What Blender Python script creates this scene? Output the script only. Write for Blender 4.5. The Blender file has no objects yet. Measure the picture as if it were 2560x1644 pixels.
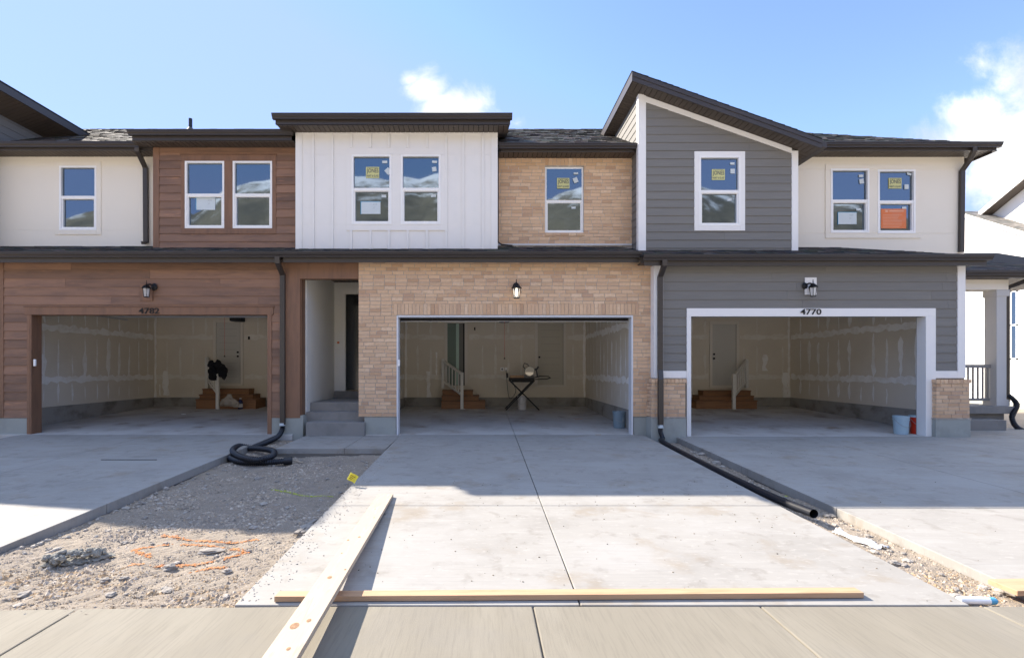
import bpy, math, random
from mathutils import Vector, Matrix, noise as mnoise
R = random.Random(7)
D0, CZ, F, CX, HY = 10.44, 1.395, 1175.0, 1130.0, 860.0
sc = bpy.context.scene
col = sc.collection
def PX(x, Y): return (x-CX)*(D0+Y)/F
def PZ(y, Y): return CZ+(HY-y)*(D0+Y)/F
def zs(Y): return .033*Y                     # drive and garage floor plane
def sd(y): return 2044.0/(y-HY+38.8)-D0      # Y of the point of that plane seen on row y

# ------------------------------------------------------------------ materials
def mat(name, base, layers=(), rough=.8, bump=0, bscale=60, bstretch=(1,1,1), metal=0, spec=.5, island=0,
        islcol=None, coords='pos', emit=None, attr=None, trans=0, alpha=1, ior=None, coat=0, bdist=.01):
    m = bpy.data.materials.new(name); m.use_nodes = True
    N, L = m.node_tree.nodes, m.node_tree.links
    b = N['Principled BSDF']
    b.inputs['Roughness'].default_value = rough; b.inputs['Metallic'].default_value = metal
    b.inputs['Specular IOR Level'].default_value = spec
    if ior: b.inputs['IOR'].default_value = ior
    if coat: b.inputs['Coat Weight'].default_value = coat
    if trans: b.inputs['Transmission Weight'].default_value = trans
    if alpha < 1: b.inputs['Alpha'].default_value = alpha
    if coords == 'pos':
        g = N.new('ShaderNodeNewGeometry'); vec = g.outputs['Position']
    else:
        g = N.new('ShaderNodeTexCoord'); vec = g.outputs['Object']
    def noise(scale, stretch, detail=6, r=.6):
        mp = N.new('ShaderNodeMapping'); mp.inputs['Scale'].default_value = stretch
        L.new(vec, mp.inputs[0])
        n = N.new('ShaderNodeTexNoise'); n.inputs['Scale'].default_value = scale
        n.inputs['Detail'].default_value = detail; n.inputs['Roughness'].default_value = r
        L.new(mp.outputs[0], n.inputs['Vector']); return n, mp
    def mixc(fac, a, bb, mode='MIX'):
        x = N.new('ShaderNodeMix'); x.data_type = 'RGBA'; x.blend_type = mode
        if isinstance(fac, float): x.inputs[0].default_value = fac
        else: L.new(fac, x.inputs[0])
        for s, v in ((6, a), (7, bb)):
            if isinstance(v, tuple): x.inputs[s].default_value = (*v, 1)
            else: L.new(v, x.inputs[s])
        return x.outputs[2]
    cur = tuple(base)
    isl = None
    if island or islcol:
        gg = N.new('ShaderNodeNewGeometry'); isl = gg.outputs['Random Per Island']
    if attr:
        a = N.new('ShaderNodeAttribute'); a.attribute_name = attr; cur = a.outputs['Color']
    if islcol:
        r = N.new('ShaderNodeValToRGB'); r.color_ramp.interpolation = 'CONSTANT'
        els = r.color_ramp.elements
        for i, c in enumerate(islcol):
            if i < 2: e = els[i]; e.position = i/len(islcol)
            else: e = els.new(i/len(islcol))
            e.color = (*c, 1)
        L.new(isl, r.inputs[0]); cur = r.outputs[0]
    for (c, scale, st, lo, hi, amt) in layers:
        n, mp = noise(scale, st)
        if isl is not None:
            cb = N.new('ShaderNodeCombineXYZ'); mu = N.new('ShaderNodeMath'); mu.operation = 'MULTIPLY'
            mu.inputs[1].default_value = 37.0; L.new(isl, mu.inputs[0])
            L.new(mu.outputs[0], cb.inputs[0]); L.new(mu.outputs[0], cb.inputs[1])
            L.new(cb.outputs[0], mp.inputs['Location'])
        r = N.new('ShaderNodeMapRange'); r.inputs['From Min'].default_value = lo; r.inputs['From Max'].default_value = hi
        r.inputs['To Max'].default_value = amt; r.interpolation_type = 'SMOOTHSTEP'
        L.new(n.outputs[0], r.inputs['Value']); cur = mixc(r.outputs[0], cur, tuple(c))
    if island:
        r = N.new('ShaderNodeMapRange'); r.inputs['To Min'].default_value = 1-island; r.inputs['To Max'].default_value = 1+island
        mu = N.new('ShaderNodeMath'); mu.operation = 'MULTIPLY'; mu.inputs[1].default_value = 13.7
        fr = N.new('ShaderNodeMath'); fr.operation = 'FRACT'
        L.new(isl, mu.inputs[0]); L.new(mu.outputs[0], fr.inputs[0]); L.new(fr.outputs[0], r.inputs['Value'])
        cb = N.new('ShaderNodeCombineColor')
        for i in range(3): L.new(r.outputs[0], cb.inputs[i])
        cur = mixc(1.0, cur, cb.outputs[0], 'MULTIPLY')
    if isinstance(cur, tuple): b.inputs['Base Color'].default_value = (*cur, 1)
    else: L.new(cur, b.inputs['Base Color'])
    if bump:
        n, _ = noise(bscale, bstretch, 5, .65)
        bp = N.new('ShaderNodeBump'); bp.inputs['Strength'].default_value = bump; bp.inputs['Distance'].default_value = bdist
        L.new(n.outputs[0], bp.inputs['Height']); L.new(bp.outputs[0], b.inputs['Normal'])
    if emit:
        b.inputs['Emission Color'].default_value = (*emit[0], 1); b.inputs['Emission Strength'].default_value = emit[1]
    return m

I1 = (1,1,1)
M = {}
M['slab'] = mat('concrete_slab', (.312,.296,.268), [((.255,.24,.215), 1.1, I1, .42,.72,.75), ((.37,.355,.325), 3, (.5,2.5,1), .5,.75,.55),
    ((.225,.205,.178), 5, I1, .53,.68,.6), ((.25,.205,.15), 1.7, I1, .55,.70,.6), ((.39,.37,.335), 13, (1,2,1), .56,.70,.5), ((.35,.338,.315), .6, (1,1.6,1), .48,.66,.6), ((.245,.235,.22), 11, (.12,5,1), .52,.72,.45), ((.16,.14,.115), 38, I1, .69,.75,.6), ((.22,.165,.11), 5, I1, .70,.78,.6)], rough=.85, bump=.3, bscale=60, bstretch=(.3,3.5,1), bdist=.004)
M['slab_in'] = mat('garage_floor_concrete', (.52,.50,.465), [((.36,.32,.275), 1.3, I1, .42,.7,.8), ((.5,.48,.45), 3, (.5,2,1), .52,.75,.5),
    ((.24,.175,.12), 1.6, I1, .55,.72,.75), ((.14,.11,.08), 22, I1, .68,.75,.6)], rough=.75, bump=.1, bscale=130, bdist=.004)
M['joint'] = mat('joint_dirt', (.19,.17,.145), rough=1)
M['walk'] = mat('broomed_concrete', (.215,.192,.148), [((.255,.23,.18), 1.3, (2.2,.5,1), .42,.70,.7), ((.17,.152,.118), 12, (5,.3,1), .45,.68,.5),
    ((.15,.13,.10), 60, (1.5,.5,1), .70,.76,.55), ((.20,.185,.16), .9, I1, .5,.75,.4)], rough=.9, bump=.35, bscale=95, bstretch=(5,.12,1), bdist=.004)
M['found'] = mat('foundation_concrete', (.36,.37,.335), [((.29,.30,.27), 2.2, I1, .45,.7,.7), ((.44,.44,.41), 5, I1, .55,.75,.5)], rough=.9, bump=.2, bscale=70)
M['found_in'] = mat('stem_wall_concrete', (.33,.31,.275), [((.16,.145,.12), 2.2, (1,1,1.5), .45,.7,.8), ((.36,.34,.31), 5, I1, .55,.75,.5)], rough=.95, bump=.3, bscale=40)
M['step'] = mat('step_concrete', (.26,.245,.225), [((.2,.19,.175), 3, I1, .45,.7,.7), ((.34,.325,.3), 8, I1, .6,.75,.4)], rough=.9, bump=.15)
M['brick'] = mat('tan_brick', (.5,.33,.22), [((.62,.415,.245), 14, I1, .45,.7,.6), ((.80,.62,.43), 30, I1, .58,.75,.4)],
    islcol=[(0.66, 0.451, 0.287), (0.689, 0.47, 0.297), (0.611, 0.407, 0.252), (0.718, 0.5, 0.322), (0.65, 0.436, 0.277), (0.63, 0.432, 0.277), (0.563, 0.359, 0.222), (0.737, 0.533, 0.357), (0.679, 0.461, 0.297), (0.64, 0.441, 0.287), (0.698, 0.485, 0.312), (0.543, 0.354, 0.232)],
    island=.06, rough=.9, bump=.4, bscale=120, bdist=.004)
M['mortar'] = mat('mortar', (.42,.37,.32), [((.70,.65,.59), 9, I1, .5,.7,.7)], rough=1, bump=.3)
M['brown'] = mat('brown_wood_siding', (.245,.135,.083), [((.18,.102,.067), 1.3, (1,1,5), .42,.65,.9), ((.29,.158,.09), 2.0, (.6,1,9), .50,.70,.75),
    ((.44,.21,.105), 1.7, (.9,1,8), .62,.74,.8), ((.125,.07,.045), 7, (.35,1,16), .58,.72,.55)], island=.24, rough=.6, bump=.35, bscale=20, bstretch=(.3,1,14), bdist=.004)
M['brown_v'] = mat('brown_wood_trim', (.225,.117,.066), [((.165,.088,.053), 1.5, (5,5,.7), .42,.65,.8), ((.33,.165,.088), 2, (9,9,.6), .6,.75,.5)], rough=.6, bump=.2, bscale=20, bstretch=(8,8,.3), island=.06, bdist=.004)
M['grey'] = mat('grey_siding', (.186,.178,.163), [((.216,.208,.19), 6, (.3,1,8), .45,.7,.7)], island=.03, rough=.65, bump=.3, bscale=25, bstretch=(.25,1,12), bdist=.003)
M['white'] = mat('white_painted_board', (.83,.805,.765), [((.79,.77,.73), 2, I1, .45,.7,.5)], rough=.5, bump=.05)
M['trim'] = mat('white_trim', (.86,.845,.82), [((.82,.80,.78), 3, I1, .45,.7,.4)], rough=.45, bump=.03)
M['vinyl'] = mat('white_vinyl', (.90,.89,.87), rough=.3)
M['cream'] = mat('cream_stucco', (.83,.77,.665), [((.80,.74,.635), 1.2, I1, .42,.7,.6)], rough=.95, bump=.45, bscale=240, bdist=.003)
M['entry'] = mat('entry_stucco', (.80,.78,.72), [((.76,.74,.68), 2, I1, .45,.7,.6)], rough=.95, bump=.4, bscale=200, bdist=.003)
M['bronze'] = mat('dark_bronze_metal', (.042,.033,.028), [((.055,.043,.036), 2.5, (.3,1,1), .5,.7,.4)], rough=.38, spec=.6)
M['soffit'] = mat('dark_soffit', (.085,.066,.052), island=.08, rough=.55)
M['black_gap'] = mat('soffit_gap', (.012,.010,.009), rough=.9)
M['shingle'] = mat('asphalt_shingle', (.07,.07,.075), [((.085,.08,.075), 160, I1, .55,.7,.6)],
    islcol=[(0.03, 0.031, 0.04), (0.069, 0.06, 0.051), (0.043, 0.045, 0.049), (0.085, 0.064, 0.057), (0.027, 0.036, 0.036), (0.059, 0.068, 0.054), (0.034, 0.031, 0.039), (0.101, 0.095, 0.088)], island=.2, rough=.75, spec=.2, bump=.5, bscale=300, bdist=.004)
M['shingle_pale'] = mat('pale_shingle', (.2,.2,.2), islcol=[(.20,.19,.17),(.26,.24,.21),(.17,.17,.155),(.30,.27,.24)], island=.15, rough=.95)
M['felt'] = mat('roof_felt', (.02,.021,.024), rough=.95)
M['dry'] = mat('drywall_paper', (.74,.675,.56), [((.68,.615,.505), 1.1, I1, .42,.7,.8), ((.80,.73,.61), 6, I1, .6,.75,.4)], rough=.95)
M['mud'] = mat('joint_compound', (.93,.91,.86), [((.80,.76,.68), 5, (1,1,1), .42,.68,.8)], rough=.9)
M['mudthin'] = mat('thin_joint_compound', (.82,.78,.69), [((.72,.66,.56), 5, (1,1,1), .42,.68,.8)], rough=.9)
M['ceil'] = mat('garage_ceiling', (.84,.80,.72), rough=.9)
M['door'] = mat('painted_door', (.60,.58,.52), rough=.55)
M['doorcas'] = mat('primed_casing', (.76,.71,.62), rough=.6)
M['groove'] = mat('door_groove', (.20,.19,.165), rough=.7)
M['door_tan'] = mat('tan_door', (.56,.52,.42), rough=.6)
M['door_green'] = mat('green_lit_room', (.30,.42,.36), rough=.7)
M['door_dark'] = mat('dark_glazed_door', (.012,.014,.015), rough=.12, spec=.6)
M['blk'] = mat('black_plastic', (.008,.010,.016), rough=.42, spec=.5)
M['blkm'] = mat('black_metal', (.006,.006,.007), rough=.5, spec=.35)
M['lumber'] = mat('pale_lumber', (.45,.365,.27), [((.37,.265,.17), 2.4, (.7,9,9), .5,.68,.6), ((.44,.28,.15), 5, (.35,16,16), .62,.72,.5), ((.58,.50,.40), 3, (.6,7,7), .5,.68,.6), ((.30,.20,.12), 1.5, (.25,22,22), .62,.70,.55)],
    coords='obj', rough=.75, bump=.2, bscale=30, bstretch=(.3,8,8), bdist=.003)
M['lumber2'] = mat('amber_lumber', (.50,.315,.185), [((.38,.21,.11), 2, (.8,10,10), .45,.68,.7), ((.60,.41,.25), 3, (.6,7,7), .55,.7,.5)], coords='obj', rough=.75, bump=.2, bscale=30, bstretch=(.3,8,8), bdist=.003)
M['knot'] = mat('wood_knot', (.24,.13,.065), [((.36,.22,.12), 60, I1, .45,.6,.7)], rough=.8)
M['stairwood'] = mat('orange_stair_wood', (.27,.125,.05), [((.16,.075,.032), 4, (.5,1,8), .45,.68,.8), ((.40,.18,.055), 6, (.5,1,8), .6,.75,.5)], island=.15, rough=.55)
M['rail'] = mat('primed_railing', (.76,.74,.68), rough=.6)
M['glassw'] = None
M['yellow'] = mat('yellow_vinyl', (.86,.72,.06), rough=.4)
M['jones'] = mat('yellow_sticker', (.62,.60,.26), rough=.5)
M['navy'] = mat('sticker_ink', (.012,.03,.075), rough=.6)
M['paper'] = mat('white_paper', (.60,.66,.68), rough=.6)
M['paper2'] = mat('printed_grey', (.40,.45,.47), rough=.6)
M['tape'] = mat('blue_tape', (.10,.38,.58), rough=.7)
M['orangep'] = mat('orange_paper', (.72,.20,.07), [((.66,.25,.15), 2, (1,1,3), .45,.7,.7)], rough=.7)
M['orange_ink'] = mat('pale_orange_print', (.78,.42,.28), rough=.7)
M['bucketw'] = mat('white_bucket_plastic', (.62,.60,.58), [((.45,.43,.42), 9, (1,1,.5), .55,.72,.6)], rough=.4)
M['bucketg'] = mat('paint_smeared_bucket', (.20,.27,.31), [((.42,.47,.50), 6, (1,1,.35), .5,.64,.85)], rough=.5)
M['bucketb'] = mat('pale_blue_bucket', (.36,.49,.56), [((.52,.60,.64), 7, (1,1,.5), .58,.72,.5)], rough=.42)
M['red'] = mat('red_plastic', (.60,.035,.012), rough=.35)
M['wire'] = mat('bare_wire', (.35,.35,.35), rough=.35, metal=.9)
M['steel'] = mat('galvanised_steel', (.5,.51,.53), rough=.32, metal=.85)
M['saw'] = mat('saw_body', (.10,.10,.10), rough=.35)
M['sawg'] = mat('saw_guard', (.30,.29,.26), rough=.3, metal=.5)
M['blade'] = mat('saw_blade', (.75,.70,.6), rough=.3, metal=.6)
M['cloth'] = mat('black_cloth', (.008,.008,.011), rough=.95, bump=.6, bscale=18)
M['clothg'] = mat('grey_cloth', (.10,.105,.115), rough=.95, bump=.6, bscale=18)
M['bag'] = mat('clear_plastic_bag', (.42,.36,.29), [((.50,.38,.06), 7, I1, .62,.7,.8), ((.2,.13,.08), 5, I1, .52,.68,.7)], rough=.25, bump=.8, bscale=14, bdist=.03)
M['bottle'] = mat('dark_blue_bottle', (.02,.025,.10), rough=.25)
M['lampglass'] = mat('frosted_lamp_glass', (.85,.85,.82), rough=.25, alpha=.45)
M['bulb'] = mat('lamp_bulb', (.85,.83,.78), rough=.3)
M['bulb_on'] = mat('lit_lamp_bulb', (1,.9,.75), emit=((1,.84,.62), 2.2))
M['alu'] = mat('pale_aluminium', (.70,.71,.73), rough=.45)
M['stucco_n'] = mat('white_stucco', (.84,.83,.80), rough=.9, bump=.2, bscale=150)
M['column'] = mat('porch_column_paint', (.56,.55,.535), rough=.6)
M['railg'] = mat('grey_railing', (.26,.25,.24), rough=.6)
M['plastic_sheet'] = mat('white_plastic_sheet', (.80,.78,.75), rough=.35, bump=.8, bscale=25, bdist=.02)
M['dirt'] = mat('packed_dirt', (.285,.235,.18), [((.345,.29,.225), 3, I1, .42,.7,.7), ((.24,.20,.165), 1.1, I1, .5,.72,.6), ((.42,.39,.36), 55, I1, .55,.68,.7), ((.14,.125,.11), 75, I1, .58,.7,.6)], rough=1, bump=.9, bscale=55, bdist=.02)
M['gravel'] = mat('gravel_stones', (.4,.4,.4), attr='tint', rough=.95, bump=.3, bscale=200, bdist=.003)
M['rock'] = mat('grey_rock', (.30,.27,.235), [((.21,.195,.175), 18, I1, .45,.68,.7), ((.40,.36,.31), 40, I1, .55,.7,.6)], coords='pos', rough=.95, bump=.6, bscale=60, bdist=.01)
M['palerock'] = mat('pale_rock', (.40,.36,.31), [((.29,.265,.235), 18, I1, .45,.68,.6)], rough=.95, bump=.5, bscale=60, bdist=.01)
M['rubble'] = mat('concrete_rubble', (.27,.26,.225), [((.25,.245,.22), 25, I1, .45,.68,.7), ((.50,.40,.27), 6, I1, .58,.72,.7)], rough=1, bump=.8, bscale=70, bdist=.01)
M['asphalt'] = mat('dusty_road', (.45,.40,.33), [((.52,.47,.40), 80, I1, .5,.7,.8)], rough=.95, bump=.4, bscale=150)
M['field'] = mat('pale_bare_field', (.52,.455,.36), [((.44,.38,.29), .02, I1, .42,.65,.8), ((.60,.54,.44), .3, I1, .5,.7,.6)], rough=1)
def mountain_mat():
    m = mat('snowy_mountain', (.15,.135,.095), [((.09,.085,.065), .0042, (1,1,1), .42,.62,.9), ((.21,.19,.15), .014, I1, .5,.7,.6)], rough=1)
    N, L = m.node_tree.nodes, m.node_tree.links; b = N['Principled BSDF']
    src = b.inputs['Base Color'].links[0].from_socket
    g = N.new('ShaderNodeNewGeometry'); sp = N.new('ShaderNodeSeparateXYZ'); L.new(g.outputs['Position'], sp.inputs[0])
    n = N.new('ShaderNodeTexNoise'); n.inputs['Scale'].default_value = .006; n.inputs['Detail'].default_value = 9; n.inputs['Roughness'].default_value = .72
    L.new(g.outputs['Position'], n.inputs['Vector'])
    a = N.new('ShaderNodeMath'); a.operation = 'MULTIPLY_ADD'; a.inputs[1].default_value = 1500; L.new(n.outputs[0], a.inputs[0]); L.new(sp.outputs[2], a.inputs[2])
    r = N.new('ShaderNodeMapRange'); r.inputs['From Min'].default_value = 1760; r.inputs['From Max'].default_value = 2000; L.new(a.outputs[0], r.inputs['Value'])
    x = N.new('ShaderNodeMix'); x.data_type = 'RGBA'; L.new(r.outputs[0], x.inputs[0]); L.new(src, x.inputs[6]); x.inputs[7].default_value = (.75,.78,.82,1)
    L.new(x.outputs[2], b.inputs['Base Color']); return m
M['mountain'] = mountain_mat()
def pane_mat(name, rot):
    m = bpy.data.materials.new(name); m.use_nodes = True
    N, L = m.node_tree.nodes, m.node_tree.links; b = N['Principled BSDF']
    b.inputs['Base Color'].default_value = (.010,.015,.021,1); b.inputs['Roughness'].default_value = .02
    b.inputs['IOR'].default_value = 2.75; b.inputs['Specular Tint'].default_value = (.74,.88,1,1)
    g = N.new('ShaderNodeNewGeometry'); n = N.new('ShaderNodeTexNoise'); n.inputs['Scale'].default_value = 1.3; n.inputs['Detail'].default_value = 1
    L.new(g.outputs['Position'], n.inputs['Vector'])
    bp = N.new('ShaderNodeBump'); bp.inputs['Strength'].default_value = .5; bp.inputs['Distance'].default_value = rot
    L.new(n.outputs[0], bp.inputs['Height']); L.new(bp.outputs[0], b.inputs['Normal']); return m
M['pane'] = pane_mat('window_glass', .003)

# ------------------------------------------------------------------ mesh builder
OFF = {}
class MB:
    def __init__(s): s.v = []; s.f = []; s.m = []; s.tint = []
    def add(s, vs, fs, mi=0, tint=None):
        o = len(s.v); s.v += [tuple(v) for v in vs]
        for f in fs: s.f.append(tuple(o+i for i in f)); s.m.append(mi); s.tint.append(tint)
        return s
    def box(s, x0, x1, y0, y1, z0, z1, mi=0, tint=None):
        if x0 > x1: x0, x1 = x1, x0
        if y0 > y1: y0, y1 = y1, y0
        if z0 > z1: z0, z1 = z1, z0
        return s.add([(x0,y0,z0),(x1,y0,z0),(x1,y1,z0),(x0,y1,z0),(x0,y0,z1),(x1,y0,z1),(x1,y1,z1),(x0,y1,z1)],
              [(0,3,2,1),(4,5,6,7),(0,1,5,4),(1,2,6,5),(2,3,7,6),(3,0,4,7)], mi, tint)
    def hexa(s, p, mi=0):      # 8 corners, bottom ring then top ring
        return s.add(p, [(0,3,2,1),(4,5,6,7),(0,1,5,4),(1,2,6,5),(2,3,7,6),(3,0,4,7)], mi)
    def prism(s, poly, a, b, axis, mi=0):
        # poly: 2D points; axis 'x': (y,z) extruded x a..b ; 'y': (x,z); 'z': (x,y)
        def P(p, t): return {'x': (t,p[0],p[1]), 'y': (p[0],t,p[1]), 'z': (p[0],p[1],t)}[axis]
        n = len(poly); vs = [P(p,a) for p in poly]+[P(p,b) for p in poly]
        fs = [tuple(range(n)), tuple(range(2*n-1,n-1,-1))]+[(i, i+n, (i+1)%n+n, (i+1)%n) for i in range(n)]
        return s.add(vs, fs, mi)
    def tube(s, pts, r, n=12, mi=0, cap=True, rad=None, square=None):
        pts = [Vector(p) for p in pts]; rings = []; up = Vector((0,0,1)); prev = None
        for i, p in enumerate(pts):
            t = (pts[min(i+1,len(pts)-1)]-pts[max(i-1,0)]).normalized()
            if prev is None:
                a = t.cross(up) if abs(t.z) < .95 else t.cross(Vector((0,1,0)))
            else: a = prev-t*prev.dot(t)
            a.normalize(); prev = a; b = t.cross(a)
            rr = rad[i] if rad else r
            if square:
                w, h = square
                rings.append([p+a*w*sx+b*h*sy for sx, sy in ((-1,-1),(1,-1),(1,1),(-1,1))])
            else: rings.append([p+(a*math.cos(2*math.pi*k/n)+b*math.sin(2*math.pi*k/n))*rr for k in range(n)])
        m = len(rings[0]); vs = [v for r_ in rings for v in r_]; fs = []
        for i in range(len(rings)-1):
            for k in range(m): fs.append((i*m+k, i*m+(k+1)%m, (i+1)*m+(k+1)%m, (i+1)*m+k))
        if cap: fs += [tuple(range(m-1,-1,-1)), tuple((len(rings)-1)*m+k for k in range(m))]
        return s.add(vs, fs, mi)
    def lathe(s, prof, c, n=20, mi=0, rx=1, ry=1):
        vs = []; fs = []
        for (r, z) in prof:
            for k in range(n):
                a = 2*math.pi*k/n; vs.append((c[0]+r*rx*math.cos(a), c[1]+r*ry*math.sin(a), c[2]+z))
        for i in range(len(prof)-1):
            for k in range(n): fs.append((i*n+k, i*n+(k+1)%n, (i+1)*n+(k+1)%n, (i+1)*n+k))
        return s.add(vs, fs, mi)
    def rock(s, c, r, rnd, mi=0, sub=1, tint=None, sq=.6):
        t = (1+5**.5)/2
        vs = [Vector(v).normalized() for v in ((-1,t,0),(1,t,0),(-1,-t,0),(1,-t,0),(0,-1,t),(0,1,t),(0,-1,-t),(0,1,-t),(t,0,-1),(t,0,1),(-t,0,-1),(-t,0,1))]
        fs = [(0,11,5),(0,5,1),(0,1,7),(0,7,10),(0,10,11),(1,5,9),(5,11,4),(11,10,2),(10,7,6),(7,1,8),(3,9,4),(3,4,2),(3,2,6),(3,6,8),(3,8,9),(4,9,5),(2,4,11),(6,2,10),(8,6,7),(9,8,1)]
        for _ in range(sub):
            cache = {}; nf = []
            def mid(a, b):
                k = (min(a,b), max(a,b))
                if k not in cache: vs.append(((vs[a]+vs[b])/2).normalized()); cache[k] = len(vs)-1
                return cache[k]
            for a, b, c_ in fs:
                x, y, z = mid(a,b), mid(b,c_), mid(c_,a); nf += [(a,x,z),(b,y,x),(c_,z,y),(x,y,z)]
            fs = nf
        sx, sy, sz = rnd.uniform(.7,1.25), rnd.uniform(.7,1.25), rnd.uniform(sq*.7, sq*1.2); off = Vector((rnd.random()*50,)*3)
        an = rnd.uniform(0, 6.28); ca, sa = math.cos(an), math.sin(an); out = []
        for v in vs:
            k = 1+.45*mnoise.noise(v*1.6+off)+.15*mnoise.noise(v*4+off)
            x, y, z = v.x*sx*k*r, v.y*sy*k*r, v.z*sz*k*r
            out.append((c[0]+x*ca-y*sa, c[1]+x*sa+y*ca, c[2]+z))
        return s.add(out, fs, mi, tint)
    def build(s, name, mats, parent=None, smooth=False, bevel=0, origin=None):
        if not isinstance(mats, (list, tuple)): mats = [mats]
        me = bpy.data.meshes.new(name)
        if parent is not None: off = OFF[parent.name]
        elif origin is not None: off = Vector(origin)
        else:
            xs = [v[0] for v in s.v]; ys = [v[1] for v in s.v]; z = [v[2] for v in s.v]
            off = Vector(((min(xs)+max(xs))/2, (min(ys)+max(ys))/2, min(z)))
        me.from_pydata([(v[0]-off.x, v[1]-off.y, v[2]-off.z) for v in s.v], [], s.f)
        for m in mats: me.materials.append(m)
        if len(mats) > 1: me.polygons.foreach_set('material_index', s.m)
        if smooth: me.polygons.foreach_set('use_smooth', [True]*len(s.f))
        if any(t is not None for t in s.tint):
            ca = me.color_attributes.new('tint', 'FLOAT_COLOR', 'CORNER'); buf = []
            for f, t in zip(s.f, s.tint):
                for _ in f: buf += [*(t or (.3,.3,.3)), 1.0]
            ca.data.foreach_set('color', buf)
        me.update()
        o = bpy.data.objects.new(name, me); col.objects.link(o)
        if parent is not None: o.parent = parent
        else: o.location = off
        OFF[o.name] = off
        if bevel:
            bv = o.modifiers.new('bevel', 'BEVEL'); bv.width = bevel; bv.segments = 2; bv.limit_method = 'ANGLE'
        return o
def root(name, loc, label, cat, group=None):
    o = bpy.data.objects.new(name, None); col.objects.link(o); o.location = loc; o.empty_display_size = .2
    OFF[o.name] = Vector(loc); tag(o, label, cat, group); return o
def tag(o, label=None, cat=None, group=None, kind=None):
    if label: o['label'] = label
    if cat: o['category'] = cat
    if group: o['group'] = group
    if kind: o['kind'] = kind
    return o
def recalc(o):
    import bmesh
    bm = bmesh.new(); bm.from_mesh(o.data); bmesh.ops.recalc_face_normals(bm, faces=bm.faces); bm.to_mesh(o.data); bm.free(); return o
def text_mb(mb, txt, x0, x1, z0, z1, Y, th=.004, bold=.0, mi=0, ang=0, stretch=True):
    cu = bpy.data.curves.new('t', 'FONT'); cu.body = txt; cu.size = 1; cu.offset = bold; cu.extrude = .5; cu.resolution_u = 3
    o = bpy.data.objects.new('t', cu); me = bpy.data.meshes.new_from_object(o)
    xs = [v.co.x for v in me.vertices]; ys = [v.co.y for v in me.vertices]; a, b, c, d = min(xs), max(xs), min(ys), max(ys)
    vs = []
    for v in me.vertices:
        x = x0+(v.co.x-a)/(b-a)*(x1-x0); z = z0+(v.co.y-c)/(d-c)*(z1-z0); vs.append((x, Y-th*(v.co.z+.5), z))
    mb.add(vs, [tuple(p.vertices) for p in me.polygons], mi)
    bpy.data.objects.remove(o); bpy.data.curves.remove(cu); bpy.data.meshes.remove(me)

# ------------------------------------------------------------------ wall coverings
def rows(z0, z1, e, opens):
    zz = set()
    z = z0
    while z < z1-1e-4: zz.add(round(z,4)); z += e
    zz.add(round(z1,4))
    return sorted(zz)
def cut(a, b, opens, z0, z1):
    segs = [(a,b)]
    for (ox0,ox1,oz0,oz1) in opens:
        if oz0 < z1-1e-4 and oz1 > z0+1e-4:
            n = []
            for (s,e) in segs:
                if ox1 <= s or ox0 >= e: n.append((s,e)); continue
                if ox0 > s: n.append((s,ox0))
                if ox1 < e: n.append((ox1,e))
            segs = n
    return segs
def siding(mb, x0, x1, z0, z1, Y, e, opens=(), lens=3.6, right=None, mi=0, proud=.014):
    z = z0; k = 0
    while z < z1-.01:
        t = min(z+e, z1); br = sorted({z, t} | {q for o in opens for q in (o[2], o[3]) if z < q < t})
        js = []; x = x0+R.uniform(.6, lens)
        while x < x1: js.append(x); x += lens*R.uniform(.75,1.1)
        for a, b in zip(br, br[1:]):
            for (s, en) in cut(x0, x1, opens, a, b):
                cs = [s]+[j for j in js if s+.15 < j < en-.15]+[en]
                for i in range(len(cs)-1):
                    l = cs[i]+(.0015 if i else 0); r_ = cs[i+1]-(.0015 if i < len(cs)-2 else 0)
                    rb = rt = r_
                    if right: rb, rt = min(r_, right(a)), min(r_, right(b))
                    if rb <= l+.01: continue
                    rt = max(rt, l+.002)
                    ya = Y-proud*(1-(a-z)/e)-.002; yb = Y-proud*(1-(b-z)/e)-.002
                    mb.hexa([(l,ya,a),(rb,ya,a),(rb,Y+.01,a),(l,Y+.01,a),(l,yb,b),(rt,yb,b),(rt,Y+.01,b),(l,Y+.01,b)], mi)
        z = t; k += 1
def bricks(mb, x0, x1, z0, z1, Y, opens=(), h=.0775, w=.232, g=.0105, proud=.007, mi=0, dep=.05, axis='x', sx=1):
    z = z0; k = 0
    while z < z1-.02:
        t = min(z+h, z1); za, zb = z+g/2, t-g/2
        x = x0-(w*R.choice((0,.5,.35,.7)))
        js = []
        while x < x1: js.append(x); x += w*R.choice((1,1,1,1,.97,1.03,.6 if R.random() < .12 else 1))
        js.append(x1+1)
        br_ = sorted({za, zb} | {q for o in opens for q in (o[2], o[3]) if za+.012 < q < zb-.012})
        for (za, zb), (s, en) in [((p_, q_), c_) for p_, q_ in zip(br_, br_[1:]) for c_ in cut(x0, x1, opens, p_+.013 if p_ == za else p_+.001, q_-.013 if q_ == zb else q_-.001)]:
            pts = [s]+[j for j in js if s+.03 < j < en-.03]+[en]
            for i in range(len(pts)-1):
                a = pts[i]+(g/2 if i else 0); b = pts[i+1]-(g/2 if i < len(pts)-2 else 0)
                pr = proud+R.uniform(-.0015,.0015)
                if axis == 'x': mb.box(a, b, Y-pr, Y+dep, za, zb, mi)
                else: mb.box(Y-sx*pr, Y+sx*dep, a, b, za, zb, mi)
        z = t; k += 1
def soldier(mb, x0, x1, z0, z1, Y, w=.0775, g=.008, proud=.009, mi=0):
    n = round((x1-x0)/w); w = (x1-x0)/n
    for i in range(n): mb.box(x0+i*w+g/2, x0+(i+1)*w-g/2, Y-proud-R.uniform(0,.002), Y+.05, z0+g/2, z1-g/2, mi)
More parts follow.
